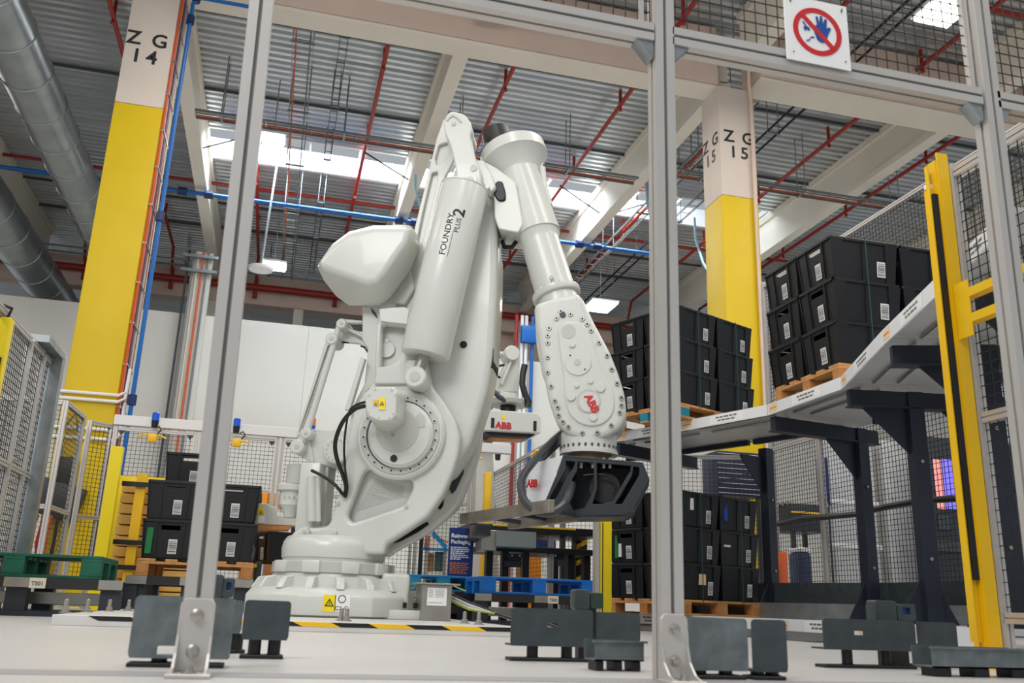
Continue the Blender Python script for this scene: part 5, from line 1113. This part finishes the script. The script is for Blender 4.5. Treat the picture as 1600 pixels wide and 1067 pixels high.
# station 1: green pallet on a dark conveyor frame
M_GRNW = mat('green_painted_pallet_wood', rgb(18, 92, 72), .6, var=.25, scale=8)
M_BLUW = mat('blue_plastic_pallet', rgb(8, 112, 205), .45, var=.08, scale=5); 
S1 = 7.5
p = make_pallet('green_pallet', M_GRNW, M_GRNW, 1.2, .9, .17); c = atY(158, 900, S1)
p.location = (c.x-.62, S1+.47, .27); p.rotation_euler = (0, 0, .02); tag(p, 'green wooden pallet on the station at the left edge', 'pallet', 'painted pallets')
def station(label, x0, x1, y, ztop, txt, tx, d=.9, legs=3, w=.07):
    g = thing('pallet_station', label, 'pallet station', ((x0+x1)/2, y, 0), 'pallet stations')
    MB().bx(x0, x1, y-.04, y, ztop-.075, ztop).build('front_beam', mat('station_beam', rgb(58, 56, 56), .4, .5), g, smooth=False); MB().bx(x0, x1, y+d-.05, y+d, ztop-.075, ztop).build('rear_beam', M_DARK, g, smooth=False)
    for i in range(legs):
        x = x0+.06+(x1-x0-.12)*i/(legs-1); MB().bx(x-w, x+w, y+.0, y+.12, 0.03, ztop-.075).build('leg', M_DARK, g, smooth=False); MB().bx(x-w, x+w, y+d-.15, y+d-.03, 0.03, ztop-.075).build('leg', M_DARK, g, smooth=False)
        MB().bx(x-w*1.2, x+w*1.2, y-.046, y-.041, ztop-.07, ztop-.002).build('clamp_plate', M_STEEL, g, smooth=False)
    MB().bx(x0+.05, x1-.05, y+.3, y+.4, .08, .17).build('cross_rail', M_STEEL, g, bevel=.004, seg=1)
    MB().bx(x0, x1, y-.05, y+d, 0, .035).build('foot_frame', M_RACK, g, smooth=False)
    if txt: MB().bx(tx-.055, tx+.055, y-.055, y-.048, ztop-.075, ztop-.002).build('number_tag', mat('tag_cream', rgb(226, 216, 196), .5), g, smooth=False); text(txt, (tx, y-.057, ztop-.055), (1, 0, 0), UZ, .04, M_GREYT, g, align='CENTER', bold=.02)
    return g
station('dark pallet station marked TS01 under the green pallet', c.x-1.25, atY(190, 900, S1).x, S1, .27, 'TS01', atY(63, 901, S1).x, 1.0)
# left bin stack on its pallet and station
SD = 8.5
cD = atY(306, 880, SD); nB2 = V((0, 1)); 
zp = atY(300, 902, SD).z
station('dark pallet station under the left bin stack', atY(203, 900, SD).x, atY(392, 905, SD).x, SD-.02, zp, None, 0, 1.2)
put_pallet(cD.x, SD+.6, zp, math.pi/2, 'wooden pallet under the left bin stack'); zt = zp+.146
def dput(u, v, k, lab, ex=None): put_bin(cD.x+u*.485, SD+.31+v*.605, zt+k*BP, -math.pi/2+math.pi, lab, 'bins of the left stack', ex)
PX = [(M_GRN, -1, .14, .19, .04, .26)]
for k, nm in ((0, 'bottom'), (1, 'upper')):
    for u, un in ((-.5, 'left'), (.5, 'right')):
        dput(u, 0, k, 'black bin, %s row, front %s, left stack behind the leftmost fence post' % (nm, un), PX if (k == 0 and u < 0) else None)
        dput(u, 1, k, 'black bin, %s row, rear %s, left stack behind the leftmost fence post' % (nm, un))
put_bin(atY(292, 740, SD+.3).x, SD+.9, zt+2*BP, math.pi/2, 'single black bin on top of the left stack behind the leftmost fence post', 'bins of the left stack')
# white machine arm with warning label and things behind the robot on the left
g = thing('handling_machine', 'white machine arm with a yellow warning label left of the robot base', 'machine arm', (0, 9, 1))
Ym = 9.0
q = lambda x, y: (lambda v: (v.x, v.z))(atY(x, y, Ym))
flat('arm_casting', [q(*k) for k in ((386, 788), (418, 788), (424, 793), (432, 792), (434, 806), (480, 808), (480, 823), (386, 820))], [], (0, Ym, 0), M_ROB, g, .2, bevel=.006)
flat('warning_label', [q(*k) for k in ((403, 795), (413, 795), (413, 806), (403, 806))], [], (0, Ym-.103, 0), M_LY, g, .003); a = atY(408, 801, Ym-.106); tri(a, .02, g, (1, 0, 0))
flat('white_label', [q(*k) for k in ((403, 807), (414, 807), (414, 818), (403, 818))], [], (0, Ym-.103, 0), M_WHITE, g, .003)
flat('hose_plate', [q(*k) for k in ((386, 821), (455, 823), (450, 829), (388, 828))], [], (0, Ym, 0), M_WOOD2, g, .25)
def boxthing(name, label, cat, px0, px1, pyt, pyb, Y, depth, m, z0=None, bev=.01, group=None):
    a = atY(px0, (pyt+pyb)/2, Y); b = atY(px1, (pyt+pyb)/2, Y); zt_ = atY((px0+px1)/2, pyt, Y).z; zb_ = z0 if z0 is not None else atY((px0+px1)/2, pyb, Y).z
    g = thing(name, label, cat, ((a.x+b.x)/2, Y+depth/2, zb_), group); MB().bx(a.x, b.x, Y, Y+depth, zb_, zt_).build('body', m, g, bevel=bev, seg=2)
    return g, a.x, b.x, zb_, zt_
def addlegs(g, x0, x1, y0, y1, zt_, m=M_DARK, t=.05):
    for x in (x0+t, x1-t):
        for y in (y0+t, y1-t): MB().bx(x-t/2, x+t/2, y-t/2, y+t/2, 0, zt_).build('leg', m, g, smooth=False)
g, x0, x1, z0, z1 = boxthing('wooden_crate', 'brown wooden crate behind the robot base on the left', 'crate', 413, 455, 882, 915, 10.2, .6, M_WOOD2)
addlegs(g, x0, x1, 10.2, 10.8, z0)
b0 = dup(BIN); b0.location = ((x0+x1)/2+.05, 10.5, z1+.01); tag(b0, 'black bin on a crate behind the robot base on the left', 'storage bin')
g, x0, x1, z0, z1 = boxthing('orange_column', 'orange machine column behind the left bin stack', 'machine column', 378, 410, 768, 935, 10.9, .3, mat('orange_paint', rgb(238, 150, 20), .4), 0)
g, x0, x1, z0, z1 = boxthing('grey_bollard', 'short dark grey bollard with a small warning sticker', 'bollard', 394, 407, 878, 930, 9.4, .12, M_GP, 0)
a = atY(398, 884, 9.395); MB().bx(a.x-.02, a.x+.02, 9.393, 9.399, a.z-.015, a.z+.02).build('sticker', M_LY, g, smooth=False)
g, x0, x1, z0, z1 = boxthing('information_board', 'blue information board with orange and white box pictures, left of the robot base', 'board', 384, 412, 828, 880, 10.6, .03, mat('navy_print', rgb(14, 50, 120), .5), None, .002)
addlegs(g, x0, x1, 10.58, 10.66, z0)
for i, (u, v) in enumerate(((.3, .7), (.55, .45), (.4, .2), (.7, .75))): MB().bx(x0+(x1-x0)*u, x0+(x1-x0)*(u+.22), 10.59, 10.599, z0+(z1-z0)*v, z0+(z1-z0)*(v+.14)).build('printed_box', M_OTAG if i % 2 else M_WHITE, g, smooth=False)
g, x0, x1, z0, z1 = boxthing('machine_cabinet', 'orange-framed white machine cabinet behind the mesh left of the robot', 'cabinet', 388, 470, 770, 790, 12.2, .6, mat('orange_paint', (0, 0, 0)))
addlegs(g, x0, x1, 12.2, 12.8, z0)
# banner with lettering
g = thing('banner', 'navy banner with white heading and orange small print beside the conveyor', 'banner', (1.7, 10.6, 0))
Yb = 10.4; a = atY(703, 824, Yb); b = atY(738, 895, Yb); M_NAVY = mat('navy_print', (0, 0, 0))
MB().bx(a.x, b.x, Yb, Yb+.03, .1, a.z).build('panel', M_NAVY, g, smooth=False); MB().bx(a.x-.05, b.x+.05, Yb-.1, Yb+.13, 0, .1).build('base', M_DARK, g, bevel=.01)
text('Reinvent', (a.x+.02, Yb-.003, a.z-.11), (1, 0, 0), UZ, .065, M_WHITE, g, bold=.03); text('Packaging', (a.x+.02, Yb-.003, a.z-.175), (1, 0, 0), UZ, .06, M_WHITE, g, bold=.03)
print_lines((a.x+.02, Yb-.003, a.z-.225), (1, 0, 0), UZ, [.2, .22, .21, .17, .2, .22, .12], .012, M_WHITE, g, .8)
print_lines((a.x+.02, Yb-.003, a.z-.4), (1, 0, 0), UZ, [.22, .2, .22, .21, .18, .2], .012, M_OR, g, .8)
# blue pallets on their stations
for i, (px0, px1, py, Y, lab, st) in enumerate(((752, 930, 930, 9.0, 'bright blue pallet on the station marked TS05', 'dark pallet station marked TS05 under the bright blue pallet'), (636, 748, 924, 9.9, 'blue-green pallet behind the junction box', 'dark pallet station behind the junction box'))):
    a = atY(px0, py, Y); b = atY(px1, py, Y); W_ = b.x-a.x
    p = make_pallet('blue_pallet', M_BLUW if i == 0 else mat('blue_green_pallet', rgb(14, 120, 178), .5, var=.1), M_BLUW if i == 0 else M_TEAL, W_, .8, .165)
    zz = atY((px0+px1)/2, py, Y).z; p.location = ((a.x+b.x)/2, Y+.4, zz); tag(p, lab, 'pallet', 'painted pallets')
    station(st, a.x-.05, b.x+.1, Y, zz, 'TS05' if i == 0 else None, atY(862, 932, Y).x, .9)
# conveyor machine under the forks
g = thing('lift_conveyor', 'black framed lift conveyor with a grey motor box behind the fork gripper', 'conveyor', (2.3, 9.2, 0))
Yc = 10.25; M_CAST = mat('grey_green_box', rgb(140, 148, 140), .5)
def fb3(nm, px0, px1, pyt, pyb, Y, dep, m, z0=None, par=None, bev=.004):
    a = atY((px0), (pyt+pyb)/2, Y); b = atY(px1, (pyt+pyb)/2, Y); zt_ = atY((px0+px1)/2, pyt, Y).z; zb_ = z0 if z0 is not None else atY((px0+px1)/2, pyb, Y).z
    return MB().bx(a.x, b.x, Y, Y+dep, zb_, zt_).build(nm, m, par or g, bevel=bev, seg=1)
fb3('motor_box', 776, 838, 830, 855, Yc-.3, .4, M_CAST); fb3('side_box', 752, 776, 828, 860, Yc-.25, .3, M_STEEL); fb3('top_frame', 735, 940, 822, 834, Yc, .9, M_RUB)
fb3('bed', 755, 930, 855, 864, Yc, .9, M_RUB); fb3('yellow_guide', 770, 900, 822, 825, Yc-.32, .02, M_MY); fb3('end_unit', 738, 760, 820, 845, Yc-.1, .4, M_DARK)
for px in (765, 790, 822, 868, 893, 918): fb3('leg', px-5, px+5, 860, 905, Yc+.1, .12, M_RUB, 0.55 if px < 0 else 0.0)
for px in (805, 870): 
    a = atY(px-14, 864, Yc+.05); b = atY(px+14, 864, Yc+.05); MB().prism([(a.x, Yc+.08, a.z), (b.x, Yc+.08, a.z), (b.x-.06, Yc+.08, a.z-.14), (a.x+.06, Yc+.08, a.z-.14)], (0, .02, 0)).build('gusset', M_DARK, g, smooth=False)
for px, py in ((800, 868), (812, 868), (801, 878), (812, 878), (868, 868), (878, 880)): a = atY(px, py, Yc+.075); MB().cyl(a, a-V((0, .01, 0)), .012, n=8).build('bolt', M_WHITE, g)
fb3('grey_plate', 788, 815, 876, 886, Yc+.05, .02, M_GP); fb3('grey_plate', 870, 885, 874, 884, Yc+.05, .02, M_GP)
a = atY(752, 829, Yc-.45); MB().lathe(a, (0, 1, 0), [(0, .02), (.03, .035), (.1, .035)], 14).build('stop_button', mat('red_button', rgb(210, 40, 30), .4), g)
fb3('button_base', 748, 762, 824, 832, Yc-.4, .1, M_MY)
# yellow post and aluminium post right of the blue pallet
g, x0, x1, z0, z1 = boxthing('light_curtain_post', 'yellow light curtain post below the fork gripper', 'gate post', 938, 956, 808, 953, 7.9, .08, mat('pure_yellow', rgb(240, 220, 0), .4), 0, .004)
MB().bx(x0-.045, x0-.006, 7.9, 7.98, 0, z1).build('back_profile', M_ALU, g, smooth=False); MB().bx(x0+.018, x0+.024, 7.893, 7.9, .1, z1-.05).build('sensor_strip', M_RUB, g, smooth=False)
# blue framed machine and cabinet behind the banner
g = thing('blue_framed_machine', 'machine with light blue frame and wooden rollers between robot and banner', 'machine', (1.3, 12.6, 0))
Yf = 11.9; M_SKY = mat('sky_blue_paint', rgb(40, 150, 215), .4)
for px0, px1, py0, m in ((638, 643, 838, M_ALU), (646, 651, 835, M_ALU), (655, 661, 832, M_RUB), (664, 669, 856, M_ALU), (693, 698, 856, M_ALU)): fb3('upright', px0, px1, py0, 893, Yf, .06, m, 0)
fb3('top_rail', 660, 702, 856, 860, Yf-.02, .1, M_SKY); fb3('wood_roller', 669, 678, 864, 893, Yf+.1, .1, M_WOOD); fb3('glass_panel', 679, 692, 862, 893, Yf+.05, .02, mat('dull_window_glass', (0, 0, 0)))
a = atY(660, 855, Yf); b = atY(676, 832, Yf); c = atY(697, 856, Yf); MB().beam(b, c, .06, .05).build('slanted_bar', M_SKY, g, smooth=False); MB().beam(atY(668, 838, Yf), atY(666, 856, Yf), .05, .12).build('copper_plate', M_COP, g, smooth=False)
MB().tube([atY(676, 840, Yf), atY(690, 842, Yf), atY(700, 848, Yf)], .012, 6).build('pipe', M_OR, g)
g, x0, x1, z0, z1 = boxthing('orange_cabinet', 'orange and navy cabinet behind the lift conveyor', 'cabinet', 818, 846, 855, 905, 12.4, .4, mat('orange_paint', (0, 0, 0)), 0)
MB().bx(x0, x1+.2, 12.38, 12.4, z1-.02, z1+.16).build('navy_top', M_NAVY, g, smooth=False)
g, x0, x1, z0, z1 = boxthing('striped_pillar', 'dark pillar with yellow stripes behind the lift conveyor', 'pillar', 900, 918, 840, 905, 11.0, .2, M_RUB, 0)
for k in range(4): MB().faces([(x0, 10.995, z1-.15-k*.2), (x1, 10.995, z1-.07-k*.2), (x1, 10.995, z1-.01-k*.2), (x0, 10.995, z1-.09-k*.2)], [(0, 1, 2, 3)]).build('stripe', M_MY, g, smooth=False)
g, x0, x1, z0, z1 = boxthing('yellow_bollard', 'yellow post behind the mesh right of the robot body', 'post', 756, 766, 737, 890, 12.8, .15, M_MY, 0)
g, x0, x1, z0, z1 = boxthing('orange_post', 'orange post behind the gripper hose', 'post', 812, 819, 735, 890, 12.2, .12, mat('orange_paint', (0, 0, 0)), 0)
# thin pipes on the wall, right of centre
for i, (px, m, lab) in enumerate(((801, M_RED, 'red'), (810, M_SHEET, 'pale grey'), (817, M_SHEET, 'pale'), (827, M_BLUE, 'blue'))):
    a = atY(px, 700, 23.9); b = atY(px-4, 510, 23.9); o = MB().tube([(a.x, 23.9, 0), (a.x, 23.9, 8.2)], .05, 8).build('wall_pipe', m); tag(o, 'thin vertical %s pipe on the wall %s the second robot' % (lab, 'left behind' if i < 2 else 'right behind'), 'pipe')
g = thing('pipe_manifold', 'blue pipe manifold at the top of the blue wall pipe', 'manifold', atY(826, 525, 23.8)); MB().box(atY(826, 523, 23.8), (.45, .2, .5)).build('manifold', M_BLUE, g, bevel=.03); MB().tube([atY(822, 530, 23.8), atY(838, 515, 23.8)], .07, 8).build('valve_arm', M_SHEET, g)
# ---- second robot in the background
g = thing('distant_robot', 'smaller white robot with a rectangular gripper seen between body and forearm', 'robot', (3.4, 13, 0), )
Y2 = 13.0; 
def r2(nm, pts, dy, th, m=M_ROB, bev=.01, r=.02): 
    Y = Y2+dy; O = V((0, Y, 0)); q_ = [(lambda v: (v.x, v.z))(atY(x, y, Y)) for x, y in pts]
    return flat(nm, fillet(q_, r), [], O+V((0, th/2, 0)), m, g, th, (1, 0, 0), (0, 0, 1), bev)
r2('upper_arm', [(780, 548), (802, 553), (802, 558), (780, 553)], 0, .1)
r2('forearm', [(796, 556), (800, 549), (808, 548), (812, 556), (812, 572), (808, 612), (770, 612), (772, 600), (788, 575)], .05, .25)
r2('forearm_edge', [(782, 598), (798, 562), (801, 564), (785, 603)], -.05, .08)
a = atY(801, 551, Y2-.1); MB().lathe(a, (0, 1, 0), [(0, .11), (.02, .12), (.3, .12)], 22).build('elbow_joint', M_ROB, g)
r2('wrist_box', [(782, 611), (808, 614), (808, 632), (782, 628)], -.05, .35)
a = atY(794, 632, Y2+.1); MB().lathe(a-UZ*.02, UZ, [(0, .30), (.06, .32), (.07, .3), (.1, .1)], 36).build('wrist_disc', M_ROB2, g); MB().lathe(a-UZ*.16, UZ, [(0, .12), (.15, .12)], 20).build('wrist_shaft', M_RUB, g)
r2('gripper_cover', [(752, 641), (757, 639), (840, 645), (846, 652), (845, 677), (752, 672)], -.2, .6, bev=.015); r2('gripper_underside', [(756, 673), (838, 678), (828, 684), (768, 682)], -.1, .45, m=M_DARK); r2('held_cardboard', [(762, 676), (826, 680), (820, 686), (768, 684)], -.05, .35, m=M_WOOD2, bev=.004)
a = atY(774, 668, Y2-.215); b = atY(794, 670, Y2-.215); text('ABB', a, b-a, UZ, .135, M_LOGO, g, bold=.035)
for px, py in ((770, 659), (836, 664)): a = atY(px, py, Y2-.205); MB().bx(a.x-.025, a.x+.025, a.y, a.y+.01, a.z-.09, a.z+.06).build('latch', M_RUB, g, smooth=False)
a = atY(787, 651, Y2-.205); MB().bx(a.x-.03, a.x+.03, a.y, a.y+.008, a.z-.03, a.z+.03).build('warning_label', M_LY, g, smooth=False)
def c2(nm, pts, r, m, dy=-.15): MB().tube([atY(x, y, Y2+dy) for x, y in pts], r, 8).build(nm, m, g)
c2('black_conduit', [(820, 570), (817, 585), (816, 600), (820, 615), (826, 628), (824, 636)], .05, M_RUB); c2('cable_loop', [(788, 570), (778, 572), (774, 580), (777, 588), (782, 590)], .02, M_RUB); c2('cable_bundle', [(762, 598), (770, 610), (780, 620), (790, 626)], .04, M_GP)
r2('lower_body', [(690, 560), (770, 560), (770, 700), (780, 900), (660, 940), (680, 700)], .3, .3)
# ---- machinery beyond the right fence
M_WRAP = mat('plastic_wrap_grey', rgb(186, 188, 190), .35, var=.12, scale=3); M_PUR = mat('violet_lit_window', rgb(120, 110, 230), .4, emit=.9); M_PNK = mat('pink_lit_window', rgb(235, 150, 150), .4, emit=.7)
g, x0, x1, z0, z1 = boxthing('wrapped_load', 'tall plastic-wrapped grey load behind the rack fence', 'wrapped load', 1300, 1372, 668, 905, 11.2, .35, M_WRAP, .1, .04); MB().bx(x0, x1, 11.2, 11.55, 0, .1).build('load_pallet', M_WOOD, g, smooth=False)
for k in range(3): MB().bx(x0-.01, x1+.01, 11.185, 11.55, .5+k*.6, .56+k*.6).build('wrap_band', M_SHEET, g, bevel=.01)
g, x0, x1, z0, z1 = boxthing('wrapped_load', 'shorter plastic-wrapped grey load beside the taller one', 'wrapped load', 1386, 1444, 690, 905, 11.2, .35, M_WRAP, .1, .04); MB().bx(x0, x1, 11.2, 11.55, 0, .1).build('load_pallet', M_WOOD, g, smooth=False)
g, x0, x1, z0, z1 = boxthing('control_room', 'dark machine housing with violet and pink lit windows behind the racks', 'machine', 1452, 1640, 690, 930, 10.6, .12, M_DARK, 0, .02)
for px0, px1, m in ((1462, 1474, M_PNK), (1476, 1494, M_PUR), (1496, 1508, M_PNK), (1556, 1566, M_PUR), (1568, 1580, M_PNK)): fb3('lit_window', px0, px1, 718, 795, 10.58, .015, m)
fb3('grille', 1466, 1486, 805, 828, 10.58, .01, M_GP); fb3('grey_belt', 1455, 1520, 845, 862, 10.56, .03, M_GP)
g, x0, x1, z0, z1 = boxthing('mesh_crate', 'dark blue mesh-sided crate in front of the right yellow column', 'crate', 1122, 1190, 706, 775, 11.6, .5, mat('crate_navy', rgb(28, 38, 66), .5))
addlegs(g, x0, x1, 11.6, 12.1, z0)
for k in range(9): MB().bx(x0, x1, 11.59, 11.597, z0+.03+k*(z1-z0)/9, z0+.035+k*(z1-z0)/9).build('wire', M_SHEET, g, smooth=False)
g, x0, x1, z0, z1 = boxthing('roller_conveyor', 'dark roller conveyor between fence post and wrapped load', 'conveyor', 1236, 1298, 790, 830, 10.6, .6, M_DARK); addlegs(g, x0, x1, 10.6, 11.2, z0)
for k in range(5): MB().cyl((x0, 10.66+k*.12, z1+.03), (x1, 10.66+k*.12, z1+.03), .03, n=10).build('roller', M_STEEL, g)
fb3('yellow_edge', 1236, 1298, 800, 803, 10.585, .01, M_MY)
g, x0, x1, z0, z1 = boxthing('blue_drum', 'dark blue drum with white top under the conveyor behind the racks', 'drum', 1252, 1270, 862, 905, 10.0, .3, mat('drum_blue', rgb(34, 50, 84), .5), 0, .05); MB().bx(x0, x1, 10, 10.3, z1, z1+.05).build('lid', M_WHITE, g, bevel=.02)
g, x0, x1, z0, z1 = boxthing('blue_sheet', 'narrow dark blue panel left of the wrapped load', 'panel', 1283, 1296, 715, 790, 10.9, .1, mat('deep_blue', rgb(22, 44, 110), .5)); addlegs(g, x0, x1, 10.9, 11.0, z0, t=.03)
g, x0, x1, z0, z1 = boxthing('orange_barrier', 'orange barrier sheet behind the lower bin stack', 'barrier', 1218, 1232, 862, 930, 9.4, .04, mat('orange_red', rgb(236, 110, 60), .5), 0)
g = thing('connector_cluster', 'red connector with yellow-green wires on the grey plinth behind the racks', 'connector', atY(1276, 945, 8.4)); p = atY(1276, 944, 8.3)
MB().box(p, (.07, .06, .06)).build('plug', mat('red_button', (0, 0, 0)), g, bevel=.01)
for k in range(4): MB().tube([p+V((-.02+.015*k, -.02, .02)), p+V((-.08+.05*k, -.06, .06)), p+V((-.12+.08*k, -.03, -.03))], .008, 6).build('wire', mat('yellow_green_wire', (0, 0, 0)) if k % 2 else M_RUB, g)
